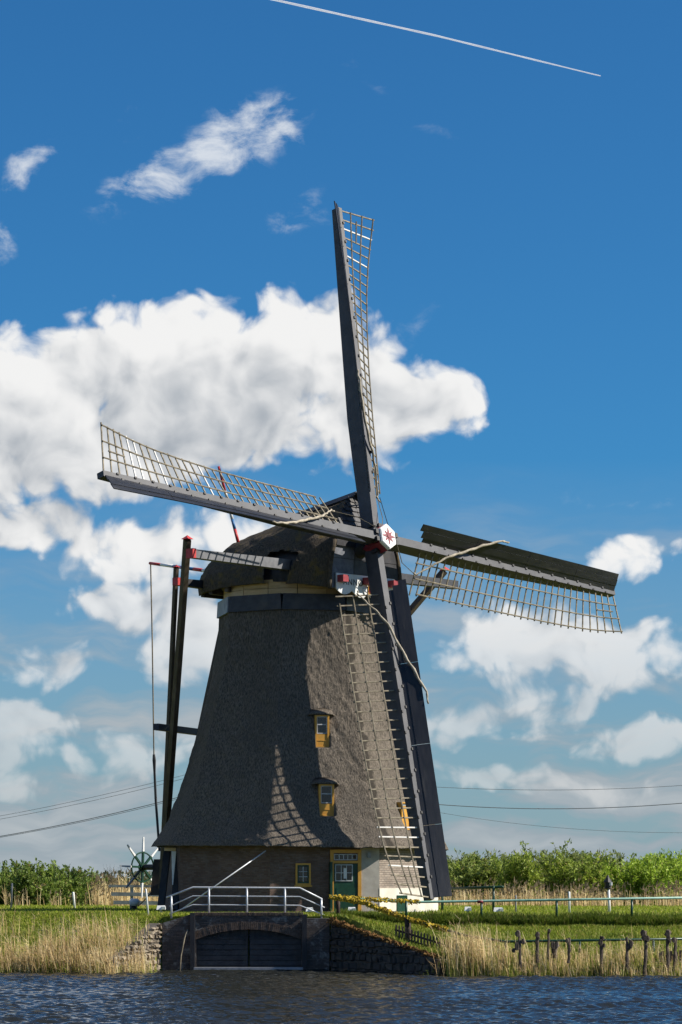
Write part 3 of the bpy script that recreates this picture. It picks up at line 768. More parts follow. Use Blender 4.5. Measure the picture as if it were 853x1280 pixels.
# beard board with wavy lower edge, lettered
zt_, zb_ = 13.02, 12.42
poly = [cp(3.70, -1.75, zt_)]
N = 40
for i in range(N + 1):
    s_ = -1.75 + 3.3 * i / N; poly.append(cp(3.70, s_, zb_ - .20 * abs(math.sin(s_ * 3.6)) ** .8 * (1 if i not in (0, N) else 0) - .10 * math.exp(-((s_ + .1) / .5) ** 2)))
poly.append(cp(3.70, 1.55, zt_))
b = MB(); b.prism(poly, Fd * .05); beard = b.build('beard_board', 'white', cap)
def lettering(text, origin, xd, yd, size, m, parent):
    cu = bpy.data.curves.new('t', 'FONT'); cu.body = text; cu.size = size; cu.extrude = .004; cu.space_character = 1.15
    to = bpy.data.objects.new('t', cu); COL.objects.link(to)
    dg = bpy.context.evaluated_depsgraph_get(); me = bpy.data.meshes.new_from_object(to.evaluated_get(dg))
    bpy.data.objects.remove(to); me.name = 'lettering'
    zd = xd.cross(yd); mw = Matrix((( xd.x, yd.x, zd.x, origin.x), (xd.y, yd.y, zd.y, origin.y), (xd.z, yd.z, zd.z, origin.z), (0, 0, 0, 1)))
    me.transform(mw); me.materials.clear(); me.materials.append(M[m]); return link('lettering', me, parent)
lettering('ANNO', cp(3.757, -1.38, 12.60), Ud, Zd, .34, 'black', beard)
b = MB(); b.prism([cp(3.76, -.2, 12.28), cp(3.76, .25, 12.28), cp(3.76, .35, 12.5), cp(3.76, .02, 12.62), cp(3.76, -.3, 12.5)], Fd * .04); b.build('scroll', 'white', beard)
b = MB(); b.prism([cp(3.81, -.06, 12.25), cp(3.81, .1, 12.25), cp(3.81, .1, 12.68), cp(3.81, -.06, 12.68)], Fd * .03); b.build('crest', 'mustard', beard)
b = MB(); b.prism([cp(3.845, -.02, 12.36), cp(3.845, .06, 12.36), cp(3.845, .06, 12.62), cp(3.845, -.02, 12.62)], Fd * .02); b.build('crest', 'red', beard)
for s_ in (-1.56, -.14, 1.3):     # red beam ends over the beard
    b = MB(); b.box(cp(3.90, s_, 12.80), Fd * .17, Ud * .15, Zd * .13); b.build('beam_end', 'dull_red', cap)

# spruits, braces and tail pole
def spruit(name, a, b0, z, w, mm, endm):
    o = MB(); o.beam(cp(a, -b0, z + .02), cp(a, -1.5, z), w * .8, w * .75, Zd, w, w); o = o.build(name, mm[0], mill)
    q = MB(); q.beam(cp(a, 1.5, z), cp(a, b0, z - .02), w, w, Zd, w * .8, w * .8); q.build('far_end', mm[1], o)
    e = MB(); e.box(cp(a, -b0 - .05, z + .03), Fd * (w * .44), Ud * .09, Zd * (w * .42)); e.build('end_block', 'red', o)
    return o
spruit('long_spruit', 1.74, 7.45, 13.40, .42, ('spruit', 'steel'), 'red')
spruit('short_spruit', -3.0, 3.75, 12.98, .36, ('black_wood', 'black_wood'), 'red')
TB = cp(-7.6, 0, .35)
for sg in (-1, 1):
    for (a, bb, z, nm, w0) in ((1.72 - .42, 7.28, 14.0, 'long_brace', .235), (-3.0 - .3, 3.55, 13.6, 'short_brace', .165)):
        p = cp(a, sg * bb, z); e = TB + Ud * sg * .35 + Zd * (.5 if nm[0] == 'l' else 1.1)
        o = MB(); o.beam(p, e, w0, w0 * .9, Ud); o = o.build(nm, 'brown_tail', mill)
        d = (p - e).normalized()
        c = MB(); q = p + d * .02; k_ = w0 * .72; c.add([q + Fd * k_ + Ud * k_, q - Fd * k_ + Ud * k_, q - Fd * k_ - Ud * k_, q + Fd * k_ - Ud * k_, q + Zd * k_ * .9], [(3, 2, 1, 0), (0, 1, 4), (1, 2, 4), (2, 3, 4), (3, 0, 4)]); c.build('brace_cap', 'red', o)
b = MB(); b.beam(cp(-3.3, 0, 14.2), TB, .42, .38, Ud); b.build('tail_pole', 'brown_tail', mill)
pbeam('tail_crossbar', 'navy', (195.5, 908.5), 110.4, (250, 915.5), 113.6, .26, .26, up=(0, 0, 1))
b = MB(); b.tube([at(206, 912, 110.4), at(212, 906, 110.9), at(216, 905, 111.0)], .03, 5); b.build('crossbar_rope', 'rope', mill)
# winch box and capstan wheel
b = MB()
for (x0, x1, y0, y1, Y) in ((190, 200.5, 1074, 1119, 115.6),):
    b.hexa([at(x0 - 2, y1, Y - .3), at(x1, y1, Y - .3), at(x1, y1, Y + .3), at(x0 - 2, y1, Y + .3), at(x0 + 2.5, y0, Y - .3), at(x1 + 3, y0, Y - .3), at(x1 + 3, y0, Y + .3), at(x0 + 2.5, y0, Y + .3)])
b.build('winch_box', 'brown_tail', mill)
WC = at(178.5, 1084, 116.2)
wh = MB(); wh.tube([WC + (Ud * math.cos(t) + Zd * math.sin(t)) * .62 for t in np.linspace(0, 2 * math.pi, 33)], .035, 6, False); wh = wh.build('capstan_wheel', 'green', mill)
b = MB(); b.tube([WC - Fd * .12, WC + Fd * .9], [.12, .12], 10); b.build('axle', 'black', wh)
b = MB(); b.tube([WC - Fd * .1, WC + Fd * .1], .17, 12); b.build('hub', 'green', wh)
for k in range(8):
    if k == 7: pass
    t = k * math.pi / 4 + math.pi / 2 - .04; d = Ud * math.cos(t) + Zd * math.sin(t)
    b = MB(); b.beam(WC + d * .1, WC + d * .66, .085, .085, Fd); o = b.build('spoke', 'green', wh)
    b = MB(); b.beam(WC + d * .66, WC + d * 1.27, .085, .085, Fd, .05, .05); b.build('spoke_handle', 'white' if k != 3 else 'grey_paint', wh)
b = MB(); b.tube([at(173, 1133, 115.5), at(181, 1125, 115.5), at(189, 1116, 115.5)], .025, 5); b.build('winch_chain', 'black', mill)
# brake lever with rope, flag staff on the roof
def banded(pa, pb, seq, r0, r1, parent, name):
    pa, pb = Vector(pa), Vector(pb); prev = None; tot = sum(l for _, l in seq); acc = 0
    for i, (m, l) in enumerate(seq):
        f0, f1 = acc / tot, (acc + l) / tot; acc += l; b = MB()
        b.tube([pa.lerp(pb, f0), pa.lerp(pb, f1)], [r0 + (r1 - r0) * f0, r0 + (r1 - r0) * f1], 8)
        o = b.build(name if i == 0 else 'painted_band', m, parent if i == 0 else prev, True)
        if i == 0: prev = o
    return prev
lv = banded(at(187.5, 704, 115.7), at(262, 714, 112.0), (('red', .9), ('white', 1.0), ('blue', 1.6), ('red', .7), ('white', .5)), .06, .075, mill, 'brake_lever')
b = MB(); b.tube([at(188.5, 705, 115.7), at(190.5, 800, 115.6), at(192.6, 945, 115.6)], .03, 5); b.build('brake_rope', 'rope', lv)
b = MB(); b.tube([at(192.6, 943, 115.6), at(193, 950, 115.6), at(193.4, 965, 115.6), at(195, 1000, 115.6), at(199.5, 1064, 115.4)], [.05, .075, .05, .055, .05], 6); b.build('rope_tackle', 'black_wood', lv)
banded(at(273.5, 583, 110.6), at(298, 678, 110.6), (('red', 1.5), ('white', .9), ('white', .8), ('blue', .6), ('red', .8)), .05, .065, mill, 'flag_staff')

# ------------------------------------------------------------------ sails
TAU, RHO, LS = R(14.08), R(-4.43), 14.11
nv = Vector((math.sin(PHI) * math.cos(TAU), -math.cos(PHI) * math.cos(TAU), math.sin(TAU)))
vv = nv.cross(Ud)
if vv.z < 0: vv = -vv
e1 = Ud * math.cos(RHO) + vv * math.sin(RHO); e2 = -Ud * math.sin(RHO) + vv * math.cos(RHO)
CH = at(477.5, 674, 106.5); CV = at(479.3, 679.7, 106.5)
HV = at(467.5, 675, 106.75)
tips = {'right': CH + e1 * LS, 'left': CH - e1 * LS, 'up': CV + e2 * LS, 'down': CV - e2 * LS}
def arm_matrix(H, T, wd):
    t = (T - H).normalized(); w = (wd - t * wd.dot(t)).normalized(); d = w.cross(t)
    return Matrix(((w.x, t.x, d.x, H.x), (w.y, t.y, d.y, H.y), (w.z, t.z, d.z, H.z), (0, 0, 0, 1))), (T - H).length
BAR = MB().beam((.02, 0, 0), (1.86, 0, 0), .048, .040, (0, 0, 1)).mesh('lattice_bar', 'lath')
BARP = MB().beam((.02, 0, 0), (1.86, 0, 0), .050, .042, (0, 0, 1)).mesh('lattice_bar', 'pale_lath')
for me in (BAR, BARP): me.flip_normals() if me.polygons[1].normal.z < 0 else None
def gam(f): return R(float(np.interp(f, [0, .2, .4, .56, .68, .78, .86, .93, 1.0], [31, 29, 28, 26, 22.5, 18, 12, 4, -6])))
def bet(f): return R(float(np.interp(f, [0, .2, .56, .78, 1.0], [47, 46, 44, 39, 31])))
sail_parts = {}
def make_sail(which, H, T, wd):
    mw, L = arm_matrix(H, T, wd)
    hw = lambda f: .165 - .06 * f
    first = not sail_parts
    if first:
        b = MB(); rows_ = []
        for f in np.linspace(0, 1, 9):
            w = hw(f); dp = .27 - .16 * f; y = -.1 + f * (LS + .1); bk = -float(np.interp(f, [0, .12, .35, .6, 1], [.42, .46, .60, .48, .26])); rows_ += [(-w, y, bk), (w, y, bk), (w, y, dp * .8), (-w, y, dp * .8)]
        fs = [(3, 2, 1, 0), (32, 33, 34, 35)]
        for i in range(8):
            for k in range(4): fs.append((i * 4 + k, i * 4 + (k + 1) % 4, i * 4 + 4 + (k + 1) % 4, i * 4 + 4 + k))
        b.add(rows_, fs); sail_parts['stock'] = b.mesh('sail', 'steel')
        wb = []
        segs = [(2.05, 5.0), (5.02, 8.2), (8.22, 11.3), (11.32, 14.05)]
        for si, (t0, t1) in enumerate(segs):
            for pk in range(3):
                b = MB(); r_ = []; n_ = 7
                c0, c1 = .27 * pk - .01, .27 * (pk + 1) + .01
                for i in range(n_):
                    t = t0 + (t1 - t0) * i / (n_ - 1); f = t / LS; be = bet(f); sc_ = 1.0 - .10 * f
                    if si == 0 and i == 0: t -= random.uniform(-.1, .45)
                    o = -hw(f) + .03
                    for (q, th) in ((c0, 0), (c1, 0), (c1, .035), (c0, .035)):
                        q *= sc_; th = th + (.018 if pk == 1 else 0)
                        r_.append((o - q * math.cos(be) + th * math.sin(be), t, .12 - .06 * f + q * math.sin(be) + th * math.cos(be)))
                fs = [(0, 1, 2, 3), (len(r_) - 1, len(r_) - 2, len(r_) - 3, len(r_) - 4)]
                for i in range(n_ - 1):
                    for k in range(4): fs.append((i * 4 + k, i * 4 + 4 + k, i * 4 + 4 + (k + 1) % 4, i * 4 + (k + 1) % 4))
                b.add(r_, fs); wb.append(b.mesh('windboard', 'board'))
        sail_parts['boards'] = wb
        ll = []
        for (wq, t0, t1) in ((.60, 2.1, 14.05), (1.20, 2.25, 14.05), (1.78, 2.5, 14.05), (.90, 12.9, 13.75)):
            b = MB(); pts = []
            for t in np.linspace(t0, t1, 40 if wq != .9 else 3): g_ = gam(t / LS); pts.append((wq * math.cos(g_) + .035 * math.sin(g_), t, -wq * math.sin(g_) + .035 * math.cos(g_)))
            b.tube(pts, .030, 5); ll.append(b.mesh('long_lath', 'lath'))
        sail_parts['laths'] = ll
        pts = []; rr = []
        ctrl = [(-.74, 6.7, .76), (-.72, 6.25, .80), (-.44, 5.3, .56), (-.1, 4.4, .36), (.22, 3.5, .24), (.55, 2.9, .0), (.95, 2.2, -.4), (.9, 2.0, -.42)]
        for i in range(len(ctrl) - 1):
            for k in range(5):
                f = k / 5; a, c = Vector(ctrl[i]), Vector(ctrl[i + 1]); p = a.lerp(c, f)
                j = len(pts); pts.append(p + Vector((math.sin(j * 1.7) * .015, 0, math.cos(j * 1.3) * .02))); rr.append((.032 + .022 * math.sin(math.pi * min(1, j / 26))) * (1 + .18 * math.sin(j * 2.1)))
        sail_parts['cloth'] = MB().tube(pts, rr, 7).mesh('furled_sailcloth', 'canvas', True)
        sail_parts['cord'] = MB().tube([(.92, 2.05, -.42), (.75, 1.1, -.1), (.25, .5, .3)], .018, 4).mesh('sail_cord', 'rope')
        cl = MB()
        for t in np.arange(2.6, 14.0, .82):
            f = t / LS; w = hw(f); dp = (.27 - .16 * f) * .8
            for sx in (-1, 1): cl.box((sx * (w - .02), t + (.2 if sx > 0 else 0), dp + .01), (.035, 0, 0), (0, .05, 0), (0, 0, .03))
        sail_parts['clamps'] = cl.mesh('clamps', 'black')
        sail_parts['slot'] = MB().box((-.36, 13.5, .255), (-.857 * .12, 0, .515 * .12), (0, .05, 0), (.02, 0, .034)).mesh('board_slot', 'black')
        import bmesh
        for me in [sail_parts['stock'], sail_parts['cloth'], sail_parts['slot'], sail_parts['cord'], sail_parts['clamps']] + wb + ll + [BAR, BARP]:
            bm = bmesh.new(); bm.from_mesh(me); bmesh.ops.recalc_face_normals(bm, faces=bm.faces); bm.to_mesh(me); bm.free()
    k = L / LS
    mw = mw @ Matrix.Diagonal((1, k, 1, 1))
    s = link('sail', sail_parts['stock'], mill, mw)
    for me in sail_parts['boards']: link('windboard', me, s, mw)
    for me in sail_parts['laths']: link('long_lath', me, s, mw)
    link('furled_sailcloth', sail_parts['cloth'], s, mw); which == 'down' or link('sail_cord', sail_parts['cord'], s, mw); link('board_slot', sail_parts['slot'], s, mw); link('clamps', sail_parts['clamps'], s, mw)['kind'] = 'stuff'
    ts = np.linspace(2.2, 14.03, 32); pale = {'left': (23, 26, 27, 17), 'up': (29, 26), 'down': (24, 25, 28), 'right': ()}[which]
    for i, t in enumerate(ts):
        m_ = mw @ Matrix.Translation((0, t, 0)) @ Matrix.Rotation(gam(t / LS), 4, 'Y') @ Matrix.Rotation(random.uniform(-.008, .008), 4, 'Z') @ Matrix.Diagonal((1 + random.uniform(-.01, .02), 1, 1, 1))
        link('lattice_bar', BARP if i in pale else BAR, s, m_)
    return s
sl = make_sail('left', CH, tips['left'], e2); make_sail('right', CH, tips['right'], -e2)
make_sail('up', HV, tips['up'], e1); make_sail('down', HV, tips['down'], -e1)
# windshaft and poll end
sh = MB(); S0 = CH - nv * 4.6; sh.tube([S0, CH - nv * .55], [.42, .36], 14); sh = sh.build('windshaft', 'black', mill, True)
def octo(c, d, rw, rh, n=6, rot=0): return [c + e1 * rw * math.cos(rot + 2 * math.pi * k / n) + e2 * rh * math.sin(rot + 2 * math.pi * k / n) for k in range(n)]
def frust(name, m, d0, r0, d1, r1, n=6, rot=math.pi / 6, fy=1.15):
    b = MB(); a, c = octo(CH + nv * d0, 0, r0, r0 * fy, n, rot), octo(CH + nv * d1, 0, r1, r1 * fy, n, rot)
    b.add(a + c, [tuple(reversed(range(n))), tuple(range(n, 2 * n))] + [(i, (i + 1) % n, n + (i + 1) % n, n + i) for i in range(n)]); return b.build(name, m, sh)
frust('poll_end', 'maroon', -.75, .36, -.2, .46); frust('poll_block', 'maroon', -.2, .46, .22, .47)
frust('poll_cone', 'white', .22, .462, .34, .45); frust('poll_face', 'white', .34, .44, .37, .42)
for k in range(8):
    t = k * math.pi / 4; d = e1 * math.cos(t) + e2 * math.sin(t); q = nv.cross(d); c0 = CH + nv * .373
    b = MB(); b.prism([c0 + d * .03 - q * .07, c0 + d * (.33 if k % 2 == 0 else .27) - q * .016, c0 + d * (.33 if k % 2 == 0 else .27) + q * .016, c0 + d * .03 + q * .07], nv * .012); b.build('star_ray', 'maroon', sh)
b = MB(); b.tube([CH + nv * .36, CH + nv * .40], .085, 10); b.build('star_boss', 'maroon', sh)
for (c, d, w) in ((CH, e1, e2), (CH, -e1, e2), (HV, e2, e1), (HV, -e2, e1)):      # iron keys where the stocks pass the poll
    b = MB()
    for s_ in (-1, 1): b.box(c + d * .53 + w * .15 * s_ + nv * .15, d * .07, w * .09, nv * .16)
    b.build('stock_key', 'black', sh)
# stay wire from the upper sail to the hub
b = MB(); b.tube([at(475, 622, 107.2), at(487, 662, 106.4)], .016, 4); b.build('stay_wire', 'black', sh)

# ------------------------------------------------------------------ culvert with brick arch and sluice doors
def uv_box(o):
    me = o.data; uv = me.uv_layers.new(name='UVMap')
    for lp in me.loops:
        p = me.vertices[lp.vertex_index].co; uv.data[lp.index].uv = (p.x + 20 + p.y, p.z + 5)
    return o
YC = 98.3
def X_(px, Y): return (px - 426.5) / F * Y
def Z_(py, Y): return CAMZ + (HZ - py) / F * Y
cul = empty('culvert', (X_(308, YC), YC, -2)); tag(cul, 'dark brick culvert with low arch and black sluice doors at the water', 'culvert')
xa, xb, xc, xd = X_(203, YC), X_(241, YC), X_(381, YC), X_(412, YC)
b = MB(); zt1 = Z_(1154, YC); zt2 = Z_(1142, YC)
b.hexa([(xa, YC, -2.8), (xb, YC, -2.8), (xb, YC + .45, -2.8), (xa, YC + .45, -2.8), (xa, YC, zt1), (xb, YC, zt2), (xb, YC + .45, zt2), (xa, YC + .45, zt1)])
uv_box(b.build('pier', 'brick_wet', cul))
b = MB(); b.abox(xc, xd, YC, YC + .45, -2.8, Z_(1148, YC)); uv_box(b.build('pier', 'brick_wet', cul))
# arch wall: brick above a segmental arch
NA = 24; cx = (xb + xc) / 2; half = (xc - xb) / 2 - .12; zs_, zk = Z_(1174, YC), Z_(1161.5, YC)
rise = zk - zs_; Ra = (half * half + rise * rise) / (2 * rise); zc_ = zk - Ra
def arch(s): return zc_ + math.sqrt(max(0, Ra * Ra - s * s))
b = MB(); top = Z_(1144.5, YC); YA = YC + .08
vsx = [xb] + [cx - half + 2 * half * i / NA for i in range(NA + 1)] + [xc]
zl_ = [-2.8] + [arch(x - cx) for x in vsx[1:-1]] + [-2.8]
for i in range(len(vsx) - 1):
    z0, z1 = zl_[i], zl_[i + 1]
    if i == 0: z1 = z0
    if i == len(vsx) - 2: z0 = z1
    b.hexa([(vsx[i], YA, z0), (vsx[i + 1], YA, z1), (vsx[i + 1], YA + .4, z1), (vsx[i], YA + .4, z0), (vsx[i], YA, top), (vsx[i + 1], YA, top), (vsx[i + 1], YA + .4, top), (vsx[i], YA + .4, top)])
uv_box(b.build('arch_wall', 'brick_wet', cul))
nvs = 56; th0 = math.asin((half + .02) / Ra)
for i in range(nvs):
    t = -th0 + 2 * th0 * (i + .5) / nvs; dt = th0 / nvs * .8; b = MB()
    def q(tt, r, y): return (cx + math.sin(tt) * r, y, zc_ + math.cos(tt) * r)
    r1 = Ra + .27 + random.uniform(-.01, .01); y0 = YA - .02 - random.uniform(0, .012)
    b.hexa([q(t - dt, Ra - .01, y0), q(t + dt, Ra - .01, y0), q(t + dt, Ra - .01, y0 + .2), q(t - dt, Ra - .01, y0 + .2), q(t - dt, r1, y0), q(t + dt, r1, y0), q(t + dt, r1, y0 + .2), q(t - dt, r1, y0 + .2)])
    b.build('voussoir', 'voussoir', cul)
nco = 58
for i in range(nco):      # coping of upright bricks
    w = (xc - xb - .1) / nco; x0 = xb + .05 + i * w; b = MB(); j = random.uniform(-.012, .012)
    b.abox(x0 + .006, x0 + w - .006, YA - .03 + j, YA + .43, top - .0 + .002, top + .11 + j * .6); b.build('coping_brick', 'voussoir', cul)
for xq in (xb, xc):
    b = MB(); b.abox(xq - .085, xq + .085, YC - .16, YC + .02, -2.8, Z_(1141, YC) if xq == xb else Z_(1143, YC)); b.build('guide_post', 'black_wood', cul)
for sd in (-1, 1):
    x0, x1 = (cx - half - .05, cx - .02) if sd < 0 else (cx + .02, cx + half + .05)
    b = MB(); b.abox(x0, x1, YA + .20, YA + .24, -2.6, zk); dl = b.build('sluice_door', 'black_wood', cul)
    zz = Z_(1174.5, YC)
    for k in range(6):
        z1 = zz - k * .19; b = MB(); b.abox(x0 + .03, x1 - .03, YA + .15, YA + .2, z1 - .165, z1); b.build('door_board', 'black_board', dl)
    b = MB(); b.abox(x0, x1, YA + .12, YA + .2, zz + .01, zz + .09); b.build('door_rail', 'black_wood', dl)
b = MB(); b.abox(xb + .05, xc - .05, YC - .2, YC + .05, Z_(1212, YC) , Z_(1209, YC)); b.build('sill_beam', 'grey_paint', cul)
b = MB(); b.abox(xa + .02, xd - .02, YC + .47, YC + 1.3, -2.8, -.045); b.build('turf_deck', 'ground', cul)

def rubble(name, label, p0, p1, zt0, zt1, m, m2, mm, th=.35, sw=.26, sh=.2, mossy=None):
    """dry-looking rubble wall from p0 to p1 with a sloping top, stone by stone"""
    p0, p1 = Vector((*p0, 0)), Vector((*p1, 0)); d = (p1 - p0).normalized(); n = Vector((d.y, -d.x, 0)); Lw = (p1 - p0).length
    b = MB(); P = lambda s, z, o: p0 + d * s + Zd * z + n * o
    b.hexa([P(0, -2.9, -.05), P(Lw, -2.9, -.05), P(Lw, -2.9, -.5), P(0, -2.9, -.3), P(0, zt0 - .03, -.05), P(Lw, zt1 - .03, -.05), P(Lw, zt1 - .03, -.5), P(0, zt0 - .03, -.3)])
    w = b.build(name, mm); tag(w, label, 'wall')
    z = -2.15; row = 0
    while z < max(zt0, zt1):
        hh = sh * random.uniform(.75, 1.3); s = -random.uniform(0, sw)
        while s < Lw:
            ww = sw * random.uniform(.6, 1.45); a, c = max(s, 0), min(s + ww, Lw)
            tops = zt0 + (zt1 - zt0) * ((a + c) / 2) / Lw
            if c - a > .07 and z < tops - .06:
                zt = min(z + hh, tops); g_ = .014; o = random.uniform(-.01, .07); j = lambda k=.042: random.uniform(-k, k); b = MB()
                ins = min(.035, (c - a) / 5)
                v = [P(a + g_ + j(), z + g_ + j(), -.06), P(c - g_ + j(), z + g_ + j(), -.06), P(c - g_ + j(), zt - g_ + j(), -.06), P(a + g_ + j(), zt - g_ + j(), -.06)]
                v2 = [P((p - p0).dot(d) + (ins if i in (0, 3) else -ins) + j(.01), p.z + (ins if i < 2 else -ins) + j(.01), o + j(.015)) for i, p in enumerate(v)]
                b.add(v + v2, [(4, 5, 6, 7), (0, 1, 5, 4), (1, 2, 6, 5), (2, 3, 7, 6), (3, 0, 4, 7)]); b.build('stone', m if random.random() < .65 else m2, w)
            s += ww
        z += hh; row += 1
    return w
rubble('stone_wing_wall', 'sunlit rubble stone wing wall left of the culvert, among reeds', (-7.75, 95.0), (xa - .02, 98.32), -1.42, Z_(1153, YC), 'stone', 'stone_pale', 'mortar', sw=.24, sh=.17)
rw = rubble('stone_wing_wall', 'dark shaded rubble stone wing wall sloping down below the picket fence', (xd + .02, 98.3), (3.3, 93.7), Z_(1151, 98.2), -1.42, 'stone_dark', 'brick_wet', 'mortar', sw=.34, sh=.24)
# mossy turf lying along its top
def tufts(pts, r, n, seed, sq=.6):
    """a lumpy strip of moss: many small irregular clumps along a polyline"""
    g_ = np.random.default_rng(seed); pts = np.array([tuple(p) for p in pts]); seg = np.linalg.norm(np.diff(pts, axis=0), axis=1); cum = np.concatenate([[0], np.cumsum(seg)])
    b = MB()
    for i in range(n):
        s = g_.random() * cum[-1]; p = Vector([np.interp(s, cum, pts[:, k]) for k in range(3)]) + Vector(g_.normal(0, r * .38, 3))
        rr = r * g_.uniform(.35, .8); o = [Vector(g_.normal(0, 1, 3)).normalized() * rr * g_.uniform(.7, 1.3) for _ in range(3)]
        v = [p + o[0], p - o[0], p + o[1], p - o[1], p + Zd * rr * sq, p - Zd * rr * sq]
        b.add(v, [(0, 2, 4), (2, 1, 4), (1, 3, 4), (3, 0, 4), (2, 0, 5), (1, 2, 5), (3, 1, 5), (0, 3, 5)])
    return b
tufts([(xd, 98.2, Z_(1150, 98.2)), (1.2, 96.4, -.72), (3.3, 93.9, -1.38)], .10, 1300, 4).build('moss_strip', 'moss_brown', rw, fix=False)

# ------------------------------------------------------------------ railings
def pipe(pts, r, n=8): b = MB(); b.tube(pts, r, n); return b
YR = 98.75
rail = empty('bridge_railing', (X_(308, YR), YR, 0)); tag(rail, 'pale galvanised railing with three pipes above the brick culvert', 'railing')
for k, (ys_, ym, ye) in enumerate(((1122, 1109.2, 1124), (1133, 1120, 1134.5), (1142.5, 1131, 1144))):
    pts = [at(208 if k == 0 else 212, ys_, YR), at(241.5, ym, YR), at(375, ym + .8, YR), at(403 + (3 if k else 0), ye, YR)]
    pipe(pts, .032 if k == 0 else .023).build('rail_pipe', 'metal_rail', rail, True)
for (px, yt, yb) in ((214.5, 1120, 1148), (261.5, 1109, 1145), (309, 1109.5, 1145), (356.5, 1110, 1145), (402, 1123, 1148)):
    pipe([at(px, yb, YR), at(px, yt, YR)], .036).build('post', 'metal_rail', rail, True)
pole = pipe([at(229, 1135.5, 103.2), at(332.5, 1063.5, 104.35)], .024); tag(pole.build('leaning_pole', 'metal_rail', None, True), 'long thin grey pole leaning against the dark brick mill wall', 'pole')

def lichen(pts, r, n, seed, parent): return tufts(pts, r, n, seed).build('lichen', 'moss', parent, fix=False)
# green handrail along the edge of the grass platform
YG = 100.8
hr = empty('handrail', (X_(640, YG), YG, 0)); tag(hr, 'long pale green pipe handrail along the grass edge, yellow lichen at the mill end', 'railing')
gp = [at(413, 1121, 99.6), at(470, 1124.5, 100.3), at(525, 1127.5, YG), at(700, 1124.8, YG), at(900, 1121.5, YG)]
pipe(gp, .045).build('rail_pipe', 'green_pipe', hr, True)
for px in (423, 508, 602, 696, 790, 884):
    yt = np.interp(px, [413, 525, 900], [1121, 1127.5, 1121.5]); Yp = 99.7 if px < 430 else 100.4 if px < 520 else YG
    pipe([at(px, 1152, Yp), at(px, yt, Yp)], .045 if px > 430 else .07).build('post', 'green' if px > 430 else 'brown_wood', hr, True)
pipe([at(600 - 3, 1127, YG), at(600 + 4, 1127, YG)], .06).build('pipe_joint', 'maroon', hr, True)
lichen(gp[:3], .085, 900, 6, hr)
# handrail going down to the lower landing
lr = empty('handrail', (X_(520, 97), 97, 0)); tag(lr, 'lichen covered handrail sloping down past the picket fence to the reeds', 'railing')
dp = [at(417, 1122.5, 99.4), at(450, 1127, 98.6), at(505, 1147, 97.0), at(560, 1163, 95.6), at(582, 1169.5, 95.0), at(632, 1177, 94.4), at(730, 1175.5, 94.4), at(900, 1173, 94.4)]
pipe(dp, .045).build('rail_pipe', 'green', lr, True); lichen(dp[:4], .095, 1300, 8, lr)
for (px, yt, yb, Yp, rr_) in ((510, 1148, 1182, 96.9, .11), (632, 1177, 1205, 94.4, .04), (725, 1175.5, 1205, 94.4, .04), (817, 1174, 1208, 94.4, .045)):
    pipe([at(px, yb, Yp), at(px, yt, Yp)], rr_, 6).build('post', 'brown_wood' if rr_ > .1 else 'green', lr, True)
# picket fence
pf = empty('picket_fence', (X_(530, 95.8), 95.8, -1)); tag(pf, 'low dark brown picket fence sloping down beside the wing wall', 'fence')
for i in range(21):
    f = i / 20; px = 495.5 + 78 * f; yt = 1157 + 24 * f; yb = yt + 17 + 3 * f; Yp = 96.6 - 1.5 * f; jx = random.uniform(-.4, .4)
    b = MB(); p0, p1 = at(px + jx, yb, Yp), at(px + jx * .2, yt + random.uniform(-.5, .5), Yp); b.hexa([p0 + Vector(q) for q in ((-.03, -.012, 0), (.03, -.012, 0), (.03, .012, 0), (-.03, .012, 0))] + [p1 + Vector(q) for q in ((-.03, -.012, 0), (.03, -.012, 0), (.03, .012, 0), (-.03, .012, 0))])
    b.add([p1 + Vector((-.03, -.012, 0)), p1 + Vector((.03, -.012, 0)), p1 + Vector((.03, .012, 0)), p1 + Vector((-.03, .012, 0)), p1 + Vector((0, 0, .05))], [(0, 1, 4), (1, 2, 4), (2, 3, 4), (3, 0, 4)])
    b.build('picket', 'brown_tail', pf)
for dy in (5, 13):
    b = MB(); b.beam(at(494, 1157 + dy, 96.65), at(575, 1182 + dy, 95.1), .03, .07); b.build('fence_rail', 'brown_wood', pf)

# ------------------------------------------------------------------ small things on the grass
def floodlight(px, py, Y, w, label):
    e = empty('floodlight', at(px, py + 3, Y)); tag(e, label, 'floodlight'); c = at(px, py, Y); sc_ = Y / F
    x, z = w / 2 * sc_, 2.6 * sc_
    b = MB(); b.hexa([c + Vector(q) for q in ((-x, -.12, -z), (x, -.12, -z), (x, .14, -z), (-x, .14, -z), (-x * .85, -.05, z), (x * .85, -.05, z), (x * .85, .14, z), (-x * .85, .14, z))]); b.build('housing', 'white', e)
    b = MB(); b.abox(c.x + x * .25, c.x + x * 1.03, c.y - .15, c.y + .1, c.z - z * .8, c.z + z * .6); b.build('cover', 'white', e)
    b = MB(); b.abox(c.x - .05, c.x + .05, c.y - .05, c.y + .05, c.z - .35, c.z - z); b.build('stand', 'grey_paint', e)
    return e
floodlight(201.5, 1134.5, 102.0, 11, 'small white floodlight box in the grass by the culvert railing')
floodlight(387, 1137, 101.5, 9, 'small white floodlight box beside the lower end of the culvert railing')
floodlight(440, 1136.5, 101.8, 10, 'small white floodlight box in front of the green mill door')
floodlight(585, 1136, 103, 8.5, 'white floodlight box under the green handrail right of the sail tip')
floodlight(623, 1137, 103, 12, 'white floodlight box standing at the foot of the green barrier post')
def stick(px0, y0, px1, y1, Y, r, m, label, cat='post'):
    o = pipe([at(px0, y0, Y), at(px0 + (px1 - px0) * .97, y0 + (y1 - y0) * .97, Y), at(px1, y1, Y)], [r, r, r * .7]).build('marker_post', m, None, True)
    return tag(o, label, cat)
